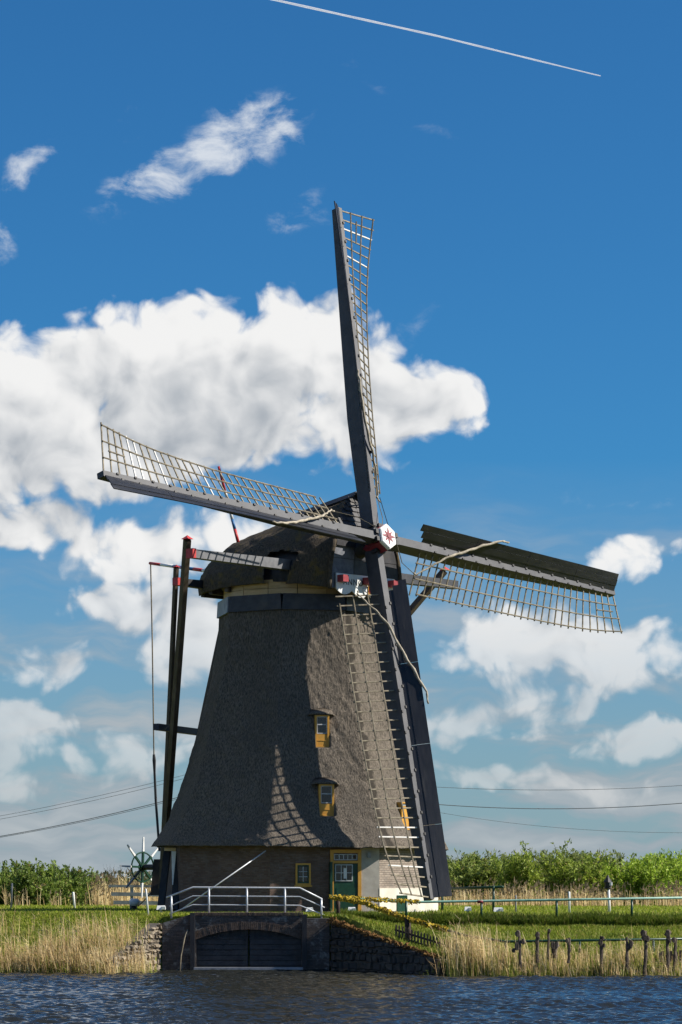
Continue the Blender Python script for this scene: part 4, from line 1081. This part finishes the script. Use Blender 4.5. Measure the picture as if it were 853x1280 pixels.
stick(186, 1148, 182.5, 1111, 100.5, .035, 'white', 'thin leaning white post in the grass before the capstan wheel')
stick(93.6, 1137, 91.7, 1115, 118, .05, 'white', 'short leaning white post in front of the green shrubs')
stick(14, 1138, 15.5, 1104, 116, .04, 'grey_paint', 'grey stake standing by the shrubs')
stick(645, 1142, 645, 1119, 104, .03, 'grey_paint', 'thin short grey post behind the green handrail')
stick(712, 1142, 711.6, 1114.5, 104, .045, 'white', 'taller white post behind the green handrail')
# winch anchor bollard
e = empty('bollard', at(168, 1138, 113)); tag(e, 'squat white capped bollard on the grass below the capstan wheel', 'bollard')
pipe([at(167, 1142, 113), at(167, 1130, 113)], [.15, .15], 10).build('stem', 'black', e, True)
pipe([at(162.5, 1128.5, 112.9), at(164.5, 1128, 112.9), at(172, 1128, 112.9), at(174.5, 1129, 112.9)], [.10, .16, .16, .09], 10).build('head', 'white', e, True)
# barrier
e = empty('barrier', at(617, 1141, 105)); tag(e, 'dark green swing barrier with long horizontal arm behind the handrail', 'barrier')
pipe([at(617, 1145, 105), at(617, 1107, 105)], .05).build('post', 'green', e, True)
pipe([at(553, 1111, 107.5), at(629, 1108.6, 104.7)], .05).build('arm', 'green', e, True)
pipe([at(553, 1145, 107.5), at(553, 1110, 107.5)], .05).build('rest_post', 'green', e, True)
# lamp
e = empty('lamp_post', at(761, 1142, 105)); tag(e, 'low white lamp post with black pointed lantern behind the handrail', 'lamp')
pipe([at(762, 1144, 105), at(761, 1109, 105)], [.06, .045]).build('post', 'white', e, True)
b = MB(); c = at(760, 1103.5, 105)
prof_ = [(.02, .30), (.06, .20), (.15, .06), (.17, .02), (.13, .0), (.12, -.17), (.15, -.2), (.05, -.26)]
for i in range(len(prof_)):
    for k in range(8): b.v.append((c.x + prof_[i][0] * math.cos(k * math.pi / 4), c.y + prof_[i][0] * math.sin(k * math.pi / 4), c.z + prof_[i][1]))
for i in range(len(prof_) - 1):
    for k in range(8): b.f.append((i * 8 + k, i * 8 + (k + 1) % 8, i * 8 + 8 + (k + 1) % 8, i * 8 + 8 + k))
b.build('lantern', 'black', e); b = MB(); b.tube([c + Vector((.1, -.12, -.1)), c + Vector((.1, -.12, .02))], .06, 6); b.build('glass', 'white_worn', e)
# white rail fence behind on the left
wf = empty('rail_fence', at(170, 1135, 124)); tag(wf, 'weathered white three rail wooden fence behind the capstan wheel', 'fence')
for (x0, y0, y1, h_) in ((136, 1107.5, 1108, .11), (139, 1117.5, 1118.5, .17), (142, 1128, 1129, .17)):
    b = MB(); b.beam(at(x0, y0, 124), at(212, y1, 124), .04, h_); b.build('rail', 'grey_paint', wf)
for px in (165, 208): b = MB(); b.beam(at(px, 1140, 124.08), at(px, 1107, 124.08), .14, .1, (0, 1, 0)); b.build('post', 'grey_paint', wf)

# rotten mooring posts at the right bank
def rot_post(px, yt, yb, Y, w, lumps, seed, label, lean=0):
    g_ = np.random.default_rng(seed); b = MB(); p0, p1 = at(px, yb + 8, Y), at(px + lean, yt, Y); n = 9; pts = []; rs = []
    for i in range(n):
        f = i / (n - 1); pts.append(p0.lerp(p1, f) + Vector((g_.normal(0, .012), 0, 0))); rs.append(w * .72 * (.85 + .4 * g_.random()) * (1 if f < .85 else .75))
    b.tube(pts, rs, 7); o = b.build('mooring_post', 'old_wood'); tag(o, label, 'post', 'rotten posts in the reeds')
    for (dx, dy, r_) in lumps:
        r_ *= .8
        c = at(px + dx, yt + dy, Y - .06); q = MB(); vs_ = []
        for k in range(6):
            for l in range(4):
                t, u = k * math.pi / 3, (l - 1.5) / 1.5; vs_.append(c + Vector((math.cos(t) * r_ * math.sqrt(1.06 - u * u * .8) * g_.uniform(.7, 1.25), math.sin(t) * r_ * .7, u * r_ * 1.15 * g_.uniform(.8, 1.2))))
        fs = []
        for k in range(6):
            for l in range(3): a, d = k * 4 + l, ((k + 1) % 6) * 4 + l; fs.append((a, d, d + 1, a + 1))
        fs += [tuple(k * 4 for k in reversed(range(6))), tuple(k * 4 + 3 for k in range(6))]
        q.add(vs_, fs); q.build('rotten_knob', 'old_wood', o)
    return o
rot_post(650.5, 1166, 1205, 92.5, .075, [(-3, 1, .11), (3.5, 11, .1), (-4, 17, .13), (-8, 22, .08)], 1, 'rotten post with gnarled lumps at the end of the row beside the tan reeds', -1)
rot_post(671.5, 1166.5, 1204, 92.6, .085, [(.5, 2, .1), (2, 6, .06)], 2, 'straight dark rotten post with a pale broken top')
rot_post(686, 1162.5, 1196, 92.9, .06, [(1, 1, .07)], 3, 'thin straight rotten post with a small pale tip')
rot_post(693.5, 1178, 1190, 93.0, .14, [(-2, 4, .13), (3, 3, .1)], 4, 'low squat dark stump between two thin rotten posts')
rot_post(711, 1172, 1196, 92.3, .07, [(-2, 4, .08)], 5, 'short brown post half hidden in dry reeds', 1)
rot_post(752.5, 1170, 1218, 92.3, .075, [(-1.5, 8, .11), (1, 3, .07), (3, 12, .07)], 6, 'rotten post with a lumpy pointed head standing alone', -1)
rot_post(784, 1171.5, 1208, 92.5, .075, [(5, 8, .12), (3, 13, .08)], 7, 'rotten post with a pale flat lump on one side')
rot_post(807, 1163.5, 1218, 92.3, .085, [(-2.5, 3, .13), (2.5, 10, .11), (-1, 8, .12), (2, 20, .06)], 8, 'tallest rotten post with a thick gnarled head')
rot_post(835, 1164, 1208, 92.5, .08, [(0, 3, .13), (1, 8, .1), (2.5, 12, .07)], 9, 'rotten post with a thick round head beside the plank stumps')
rot_post(842.5, 1173, 1208, 92.6, .075, [(0, 2, .1)], 10, 'leaning dark rotten post against the plank stumps', 3)
rv = empty('plank_revetment', at(800, 1205, 93.4)); tag(rv, 'row of low dark rotten planks holding the bank behind the posts', 'revetment')
for i in range(34):
    px = 735 + i * 3.6 + random.uniform(-1, 1); yt = 1199 + random.uniform(-3, 4) - (10 if px > 823 else 0) * random.uniform(.5, 1.1)
    b = MB(); b.beam(at(px, 1220, 93.3), at(px + random.uniform(-1, 1), yt, 93.3), .085, .05, (0, 1, 0)); b.build('plank', 'old_wood', rv)
# mooring sticks hanging at the culvert
tag(pipe([at(225, 1216, 97.9), at(226.5, 1195, 98.1), at(231, 1172, 98.15), at(235, 1162, 98.2)], .025, 5).build('bent_reed', 'lath', None, True), 'long pale bent stick leaning on the brick culvert pier', 'stick')

# ------------------------------------------------------------------ power line
py_ = empty('pylon', (X_(372, 500), 500, -1)); tag(py_, 'grey lattice power pylon behind the windmill', 'pylon')
b = MB(); bx0 = X_(372, 500)
for sx in (-1, 1):
    for sy in (-1, 1): b.tube([(bx0 + sx * 1.6, 500 + sy * 1.6, -1.5), (bx0 + sx * .35, 500 + sy * .35, 26)], .10, 4)
for k in range(8):
    z0, z1 = 3.2 * k - 1, 3.2 * k + 2.2; w0, w1 = 1.6 - 1.25 * (z0 + 1.5) / 27.5, 1.6 - 1.25 * (z1 + 1.5) / 27.5
    for s_ in (-1, 1): b.tube([(bx0 - w0, 500 + s_ * w0, z0), (bx0 + w1, 500 + s_ * w1, z1)], .05, 3); b.tube([(bx0 + w0, 500 + s_ * w0, z0), (bx0 - w1, 500 + s_ * w1, z1)], .05, 3)
b.build('tower', 'wire', py_)
b = MB()
for z in (16.5, 19.5, 22.5): b.tube([(bx0 - 3.2, 500, z), (bx0 + 3.2, 500, z)], .12, 4)
b.build('cross_arms', 'wire', py_)
def wire(name, pts, r, label):
    P = [at(x, y, 500) for x, y in pts]; out = []
    for x in np.linspace(pts[0][0], pts[-1][0], 40):
        # smooth curve through the given points
        q = 0
        for i, (xi, yi) in enumerate(pts):
            l = 1
            for j, (xj, _) in enumerate(pts):
                if i != j: l *= (x - xj) / (xi - xj)
            q += yi * l
        out.append(at(x, q, 500))
    return tag(pipe(out, r, 5).build('power_line', 'wire', None, True), label, 'cable')
wire('a', [(-260, 1077), (0, 1045.5), (193, 1004.5), (372, 951)], .075, 'thickest dark power line rising towards the mill from the shrubs')
wire('a', [(-260, 1083), (0, 1046.8), (193, 1006.5), (372, 951.5)], .045, 'thin power line just under the thickest one near the capstan wheel')
wire('a', [(-260, 1048), (0, 1020), (200, 976.5), (372, 931)], .04, 'upper of two thin power lines meeting the tail poles')
wire('a', [(-260, 1056), (0, 1024), (200, 981), (372, 932)], .04, 'lower of two thin power lines meeting the tail poles')
wire('b', [(372, 970), (540, 983.5), (680, 987.5), (853, 981.8), (1100, 957)], .045, 'highest thin power line above the willow thicket')
wire('b', [(372, 985), (540, 1005), (690, 1011), (853, 1004), (1100, 975)], .075, 'thick dark power line above the willow thicket')
wire('b', [(372, 975), (540, 1014), (730, 1037), (853, 1041), (1100, 1030)], .035, 'lowest faint power line sagging over the willow thicket')

# ------------------------------------------------------------------ contrail, far above
def contrail_mat():
    m, nt, b = new_mat('ice_trail')
    v = coords(nt, (.002, .002, .002)); n = noise(nt, v, 3.0, 4, .6)
    lw = nt.nodes.new('ShaderNodeLayerWeight'); lw.inputs[0].default_value = .35
    d = nt.nodes.new('ShaderNodeBsdfTranslucent'); d.inputs[0].default_value = (.9, .9, .9, 1)
    d2 = nt.nodes.new('ShaderNodeBsdfDiffuse'); d2.inputs[0].default_value = (.9, .9, .9, 1)
    ad = nt.nodes.new('ShaderNodeMixShader'); nt.links.new(d2.outputs[0], ad.inputs[1]); nt.links.new(d.outputs[0], ad.inputs[2]); ad.inputs[0].default_value = .5
    t = nt.nodes.new('ShaderNodeBsdfTransparent'); mx = nt.nodes.new('ShaderNodeMixShader')
    fac = ((1.0 - S(nt, lw.outputs['Facing'])) * (n.step(.1, .6) * .4 + .4)).sat()
    nt.links.new(fac.k, mx.inputs[0]); nt.links.new(t.outputs[0], mx.inputs[1]); nt.links.new(ad.outputs[0], mx.inputs[2])
    nt.links.new(mx.outputs[0], nt.nodes['Material Output'].inputs['Surface'])
    return m
M['trail'] = contrail_mat()
pts = []; rs = []
for f in np.linspace(0, 1, 60):
    x = 300 + 451 * f; y = -9 + 60 * ((x - 340) / 250) - (60 / 250 - 95 / 411) * 0 - 2.5 * math.sin(math.pi * f)
    y = np.interp(x, [300, 340, 545, 751], [-10, -1, 44.5, 95]); pts.append(at(x, y, 14000)); rs.append(4.2 * (1 - f) ** .5 + 2.2 + math.sin(f * 40) * .5)
tag(pipe(pts, rs, 10).build('contrail', 'trail', None, True), 'long thin white aircraft trail crossing the blue sky', 'contrail')

# ------------------------------------------------------------------ vegetation
def leaf_quads(c, d, ln, wd, nrm):
    """diamond leaves: centres c, directions d, lengths, widths, rough normals -> verts (4n,3), faces (n,4)"""
    sidev = np.cross(d, nrm); sidev /= np.linalg.norm(sidev, axis=1, keepdims=True) + 1e-9
    v = np.stack([c - d * ln[:, None] * .5, c + sidev * wd[:, None] * .5, c + d * ln[:, None] * .5, c - sidev * wd[:, None] * .5], 1).reshape(-1, 3)
    return v, np.arange(len(c) * 4).reshape(-1, 4)
def unit(a): return a / (np.linalg.norm(a, axis=1, keepdims=True) + 1e-9)
def make_bush(seed, H, Wd, nsh, nleaf, cols, leaf=(.15, .05), up=1.0):
    """shoots fan out from the stool; leaves sit along them"""
    g_ = np.random.default_rng(seed); b = MB(); cs = []; ds = []; sh_id = []
    for i in range(nsh):
        a = g_.uniform(0, 6.283); r0 = g_.uniform(0, .4) * Wd * .5; p = np.array([math.cos(a) * r0, math.sin(a) * r0 * .8, -.1])
        hh = H * g_.uniform(.5, 1.0) * (1 - .25 * (r0 / (Wd * .5))); out = g_.uniform(.05, .42) * Wd; a2 = a + g_.normal(0, .6)
        e = p + np.array([math.cos(a2) * out, math.sin(a2) * out * .8, hh]); m_ = (p + e) / 2 + np.array([math.cos(a2) * out * .25 * -up, math.sin(a2) * out * .2 * -up, hh * .05])
        q = [((1 - t) ** 2) * p + 2 * t * (1 - t) * m_ + t * t * e for t in np.linspace(0, 1, 6)]
        b.tube(q, [.035, .03, .024, .017, .01, .004], 4, False)
        nb_ = 6
        segs = [(q, 1.0)]
        for k in range(nb_):
            t = g_.uniform(.2, .9); s = ((1 - t) ** 2) * p + 2 * t * (1 - t) * m_ + t * t * e; dd = np.array([g_.normal(0, 1), g_.normal(0, 1), g_.uniform(.5, 1.8)]); dd /= np.linalg.norm(dd)
            segs.append(([s, s + dd * g_.uniform(.3, .9) * H * .25], .6))
        for (qq, wgt) in segs:
            n = int(nleaf / nsh / (1 + .6 * nb_) * wgt * (1 if len(qq) == 2 else 1.0)) + 1; qq = np.array(qq)
            t = g_.uniform(.12 if len(qq) > 2 else 0, 1, n) * (len(qq) - 1); ii = np.minimum(t.astype(int), len(qq) - 2); fr = (t - ii)[:, None]
            c = qq[ii] * (1 - fr) + qq[ii + 1] * fr; dr = unit(qq[ii + 1] - qq[ii])
            cs.append(c + g_.normal(0, .05 * H / 3, c.shape)); ds.append(unit(dr * .9 + g_.normal(0, .6, c.shape))); sh_id.append(np.full(n, g_.random()))
    c, d, sid = np.concatenate(cs), np.concatenate(ds), np.concatenate(sh_id); n = len(c)
    v, f = leaf_quads(c, d, leaf[0] * g_.uniform(.6, 1.3, n), leaf[1] * g_.uniform(.7, 1.3, n), unit(g_.normal(0, 1, (n, 3)) + np.array([0, 0, .4])))
    mix = np.clip(sid * .75 + g_.normal(0, .15, n) + .1, 0, 1)[:, None]
    t = np.array(cols[0]) * (1 - mix) + np.array(cols[1]) * mix; dry = g_.random(n) < .05; t[dry] = np.array(cols[2])
    return np_mesh('foliage', v, f, 'leaf', np.repeat(t, 4, 0)), b.mesh('stems', 'bark')
WIL = [make_bush(s, 3.5, 3.4, 54, 13000, cols, (.19, .06)) for s, cols in ((1, ((.15, .21, .03), (.38, .47, .07), (.45, .4, .14))), (2, ((.13, .18, .035), (.33, .40, .085), (.42, .35, .14))), (3, ((.16, .25, .025), (.40, .54, .06), (.45, .42, .13))), (4, ((.13, .16, .04), (.27, .32, .09), (.42, .35, .17))))]
def place_bush(protos, k, px, ytop, Y, wpx, zb, label, cat, group, name='willow_shrub', H0=3.5, W0=3.4):
    ztop = Z_(ytop, Y); h = (ztop - zb) / H0 * 1.12; w = wpx * Y / F / W0
    e = empty(name, (X_(px, Y), Y, zb)); rz = random.uniform(0, 6.28)
    mw = Matrix.Translation((X_(px, Y), Y, zb)) @ Matrix.Rotation(rz, 4, 'Z') @ Matrix.Diagonal((w, w, h, 1))
    link('foliage', protos[k][0], e, mw); link('stems', protos[k][1], e, mw)
    tag(e, label, cat, group); return e
spec = [(560, 1072, 150, 78, 0), (592, 1066, 146, 90, 1), (628, 1067, 150, 85, 1), (650, 1060, 143, 78, 0), (685, 1064, 148, 90, 3), (722, 1059, 141, 84, 0), (752, 1068, 146, 80, 3), (778, 1075, 142, 70, 2), (812, 1070, 140, 86, 2), (845, 1063, 143, 84, 2), (880, 1068, 146, 84, 2),
        (575, 1071, 158, 90, 3), (612, 1069, 160, 90, 3), (668, 1068, 158, 90, 1), (705, 1066, 160, 90, 3), (738, 1069, 158, 90, 3), (795, 1073, 158, 90, 0), (830, 1069, 160, 90, 2), (530, 1080, 152, 80, 1), (500, 1082, 156, 80, 1)]
near_lab = ['willow shrub showing right beside the lower sail tip', 'olive willow shrub behind the end of the barrier arm', 'olive willow shrub behind the green barrier post', 'tall willow shrub behind the thin short grey post',
            'dull olive willow shrub between the two thin posts', 'tallest willow shrub behind the taller white post', 'dull olive willow shrub behind the lantern', 'bright green willow shrub just past the lantern',
            'bright green willow shrub behind the handrail post past the lantern', 'tall bright green willow shrub above the gnarled posts', 'bright green willow shrub at the far end of the thicket']
for n_, (px, yt, Y, w, k) in enumerate(spec):
    lab = near_lab[n_] if n_ < len(near_lab) else 'willow shrub in the back row of the thicket'
    place_bush(WIL, k, px, yt, Y, w * 1.25, -1.0, lab, 'shrub', 'willow thicket behind the handrail')
LB = [make_bush(s, 3.0, 3.6, 52, 12500, cols, (.19, .085), 1.4) for s, cols in ((11, ((.105, .16, .028), (.26, .35, .06), (.34, .3, .1))), (12, ((.09, .145, .028), (.23, .31, .055), (.34, .27, .1))))]
for (px, yt, Y, w, k) in ((-18, 1080, 138, 90, 0), (18, 1078, 136, 92, 1), (52, 1077, 139, 95, 0), (86, 1085, 137, 80, 1), (112, 1090, 140, 66, 0), (40, 1084, 130, 80, 1), (5, 1088, 131, 74, 0), (75, 1094, 132, 70, 0), (130, 1099, 140, 40, 1), (-50, 1082, 134, 90, 1)):
    lab = 'low green shrub in front of the shrub clump' if Y < 133 else 'smallest shrub at the end of the clump, below the bare tree' if w == 40 else 'low shrub of the clump beside the white rail fence' if w == 66 else 'tall dense green shrub in the clump away from the mill'
    place_bush(LB, k, px, yt, Y, w * 1.1, -1.0, lab, 'shrub', 'shrubs left of the mill', 'green_shrub', 3.0, 3.6)
TW = make_bush(31, 4.2, 4.2, 70, 2600, ((.03, .028, .024), (.06, .05, .042), (.07, .06, .05)), (.16, .03), .5)
place_bush([TW], 0, 143, 1083, 260, 40, -1.3, 'bare dark purplish twiggy tree in the distance behind the shrubs', 'tree', None, 'bare_tree', 4.2, 4.2)
place_bush([TW], 0, 160, 1094, 255, 22, -1.3, 'low brown twiggy bush beside the bare distant tree', 'bush', None, 'bare_bush', 4.2, 4.2)
# far belt of trees along the horizon beyond everything
def belt(seed, y, x0, x1, h, n, cols):
    g_ = np.random.default_rng(seed); x = g_.uniform(x0, x1, n); hh = h * (0.55 + .75 * fbm(x * .035, x * 0 + seed, seed, 3)); z = -1.5 + hh * g_.random(n) ** .7
    c = np.stack([x, y + g_.uniform(-5, 5, n), z], 1); d = unit(g_.normal(0, 1, (n, 3)) + np.array([0, 0, .8]))
    v, f = leaf_quads(c, d, g_.uniform(.5, 1.1, n), g_.uniform(.25, .5, n), unit(g_.normal(0, 1, (n, 3))))
    m_ = g_.random((n, 1)); return np_mesh('tree_belt', v, f, 'leaf', np.repeat(np.array(cols[0]) * (1 - m_) + np.array(cols[1]) * m_, 4, 0))
tag(link('tree_belt', belt(5, 420, -160, 160, 3.2, 14000, ((.05, .065, .03), (.09, .11, .045)))), 'far low belt of trees along the horizon', 'trees', kind='stuff')

def reeds(name, seed, n, area, h0, h1, green, label, lean=.1, plume=False, wd=.02):
    """dry reed stems with hanging leaf blades and young green shoots between them; area(g, n) -> x, y"""
    g_ = np.random.default_rng(seed); x, y = area(g_, n); n = len(x); z = np.maximum(gz(x, y), WZ - .25) - .05
    hh = g_.uniform(h0, h1, n) * (0.6 + .8 * fbm(x * .8, y * .8, seed, 2)); gr = g_.random(n) < green; hh[gr] *= .62
    ln = g_.normal(0, lean, (n, 2)) * hh[:, None] + np.array([-.05, 0]) * hh[:, None]; base = np.stack([x, y, z], 1)
    tip = base + np.stack([ln[:, 0], ln[:, 1], hh], 1); mid = (base + tip) / 2 + np.stack([ln[:, 0] * -.12, ln[:, 1] * -.12, hh * .02], 1)
    ang = g_.uniform(0, np.pi, n) * .6; sv = np.stack([np.cos(ang), np.sin(ang), np.zeros(n)], 1) * (wd * g_.uniform(.6, 1.2, n))[:, None]
    V = [np.stack([base - sv * .5, base + sv * .5, mid + sv * .45, mid - sv * .45], 1).reshape(-1, 3), np.stack([mid - sv * .45, mid + sv * .45, tip + sv * .15, tip - sv * .15], 1).reshape(-1, 3)]
    dry = np.array([(.70, .54, .28), (.56, .41, .20), (.80, .66, .38), (.42, .29, .14)])[g_.integers(0, 4, n)]; grn = np.array([(.24, .28, .045), (.17, .22, .03), (.33, .33, .07)])[g_.integers(0, 3, n)]
    col = np.where(gr[:, None], grn, dry) * g_.uniform(.75, 1.15, (n, 1)); Cc = [np.repeat(col, 4, 0)] * 2
    for k in range(3):       # leaf blades
        t = g_.uniform(.25, .95, n)[:, None]; p = base * (1 - t) + tip * t; a = g_.uniform(0, 6.283, n); l = g_.uniform(.18, .5, n) * np.minimum(1, hh)
        o = np.stack([np.cos(a) * l * .7, np.sin(a) * l * .5, l * g_.uniform(-.5, .9, n)], 1); w2 = np.stack([np.zeros(n), np.zeros(n), np.ones(n)], 1) * .5 * sv[:, :1].__abs__() + sv * .4
        V.append(np.stack([p - w2 * .6, p + w2 * .6, p + o * .6 + w2 * .6, p + o], 1).reshape(-1, 3)); Cc.append(np.repeat(col * g_.uniform(.8, 1.1, (n, 1)), 4, 0))
    if plume:
        p = g_.random(n) < .35; c = tip[p]; m_ = len(c)
        for k in range(3):
            o = g_.normal(0, .05, (m_, 3)) + np.array([.04, 0, .1]); s2 = np.stack([np.full(m_, .035), np.zeros(m_), np.zeros(m_)], 1)
            V.append(np.stack([c - s2 * .3, c + s2 + o * .4, c + o * 1.6, c - s2 + o * .6], 1).reshape(-1, 3)); Cc.append(np.repeat(np.tile([(.30, .23, .14)], (m_, 1)), 4, 0))
    v = np.concatenate(V); f = np.arange(len(v)).reshape(-1, 4)
    return tag(link(name, np_mesh(name, v, f, 'reed', np.concatenate(Cc))), label, 'reeds', kind='stuff')
def A_left(g_, n):
    x = g_.uniform(-19, -6.4, n); y = 95.0 + np.abs(g_.normal(0, 1.25, n)) + .1; k = (y < 98.2) & (fbm(x * .9, y * .9, 41, 2) + g_.random(n) * .35 > .46 + .13 * (y - 95)); k &= ~((x > -7.9) & (y < 95 + (x + 7.75) * 2.3 + .35) & (g_.random(n) > .22)); return x[k], y[k]
def A_right(g_, n):
    x = g_.uniform(3.6, 19, n); y = 91.9 + np.abs(g_.normal(0, 1.25, n)); k = (y > yfront(x) - .25) & (y < 96.5) & (fbm(x * .9, y * .9, 42, 2) + g_.random(n) * .4 > .36 + .10 * (y - 92)); return x[k], y[k]
def A_clump(g_, n):
    x = g_.normal(4.4, .55, n); y = g_.uniform(92.2, 94.6, n); return x, y
reeds('reeds', 51, 9500, A_left, .5, 1.15, .45, 'tall dry tan reeds with green shoots on the left canal bank')
reeds('reeds', 52, 12000, A_right, .25, .72, .62, 'short dry reeds and green shoots along the right canal bank')
reeds('reeds', 53, 800, A_clump, .5, 1.3, .4, 'dense tan reed clump at the end of the picket fence', .14)
def A_wall(g_, n):
    x = g_.uniform(-8.9, -6.9, n); y = 94.55 + (np.clip(x + 7.75, 0, 9)) * 2.3 + g_.uniform(0, .5, n) - .1; return x, y
reeds('reeds', 57, 420, A_wall, .45, 1.25, .3, 'thin dry reeds standing before the sunlit rubble wall', .16)
def A_back(x0, x1, y0, y1):
    def fn(g_, n):
        x = g_.uniform(x0, x1, n); y = g_.uniform(y0, y1, n); k = fbm(x * .5, y * .2, 43, 3) + g_.random(n) * .3 > .5; return x[k], y[k]
    return fn
reeds('reeds', 54, 3200, A_back(3.5, 20, 128, 134), .55, 1.15, .12, 'band of dry tan reeds in front of the willow thicket', .05, True, .035)
reeds('reeds', 55, 4200, A_back(-11.6, -5, 128, 146), .9, 1.5, .05, 'orange tan reed bed behind the white rail fence', .06, True, .035)
reeds('reeds', 56, 170, A_back(-20, -11.5, 125, 129), .4, .9, .15, 'sparse dry reeds at the foot of the left shrubs', .07, True, .03)

def grass(name, seed, n, area, h0, h1, label, cols, wd=.02):
    g_ = np.random.default_rng(seed); x, y = area(g_, n); n = len(x); z = gz(x, y) - .01; h = g_.uniform(h0, h1, n)
    base = np.stack([x, y, z], 1); ln = g_.normal(0, .45, (n, 2)); tip = base + np.stack([ln[:, 0] * h, ln[:, 1] * h, h], 1); a = g_.uniform(0, np.pi, n)
    sv = np.stack([np.cos(a), np.sin(a), 0 * a], 1) * (wd * g_.uniform(.6, 1.3, n))[:, None]
    v = np.stack([base - sv, base + sv, tip], 1).reshape(-1, 3); f = np.arange(3 * n).reshape(-1, 3)
    mx = np.clip(fbm(x * .9, y * .9, seed + 3, 3) * 1.6 - .4 + g_.normal(0, .2, n), 0, 1)[:, None]; c = np.array(cols[0]) * (1 - mx) + np.array(cols[1]) * mx
    d = g_.random(n) < .08; c[d] = cols[2]
    return tag(link(name, np_mesh(name, v, f, 'grassm', np.repeat(c, 3, 0))), label, 'grass', kind='stuff')
GC = ((.11, .16, .018), (.27, .31, .04), (.45, .36, .12))
def G_flat(g_, n):
    x = g_.uniform(-20, 20, n); y = 98.6 + (g_.random(n) ** 1.6) * 34; d = np.hypot(x - AX.x, y - AX.y); k = (d > 5.6) & ((y > yfront(x) + .1)); return x[k], y[k]
def G_slope(g_, n):
    x = g_.uniform(-19.5, 19.5, n); y = g_.uniform(92.5, 101.5, n); k = (y > yfront(x) + .25) & (y > np.where(x < -6.3, 95.8, 93.4)) & ~((x > -6.3) & (x < -.3) & (y < 99.1)); return x[k], y[k]
def G_ledge(g_, n):
    x = g_.uniform(-.2, 20, n); y = 100.55 + np.abs(g_.normal(0, .22, n)); return x, y
grass('grass', 61, 60000, G_flat, .05, .12, 'short bright green grass on the platform round the mill', ((.20, .27, .02), (.36, .42, .04), (.5, .42, .13)), .024)
grass('grass', 62, 80000, G_slope, .06, .17, 'rough green and brown grass on the canal bank slopes', GC, .02)
grass('grass', 63, 16000, G_ledge, .12, .34, 'longer dark green grass overhanging the platform edge', ((.07, .11, .015), (.17, .23, .03), (.26, .24, .07)), .02)
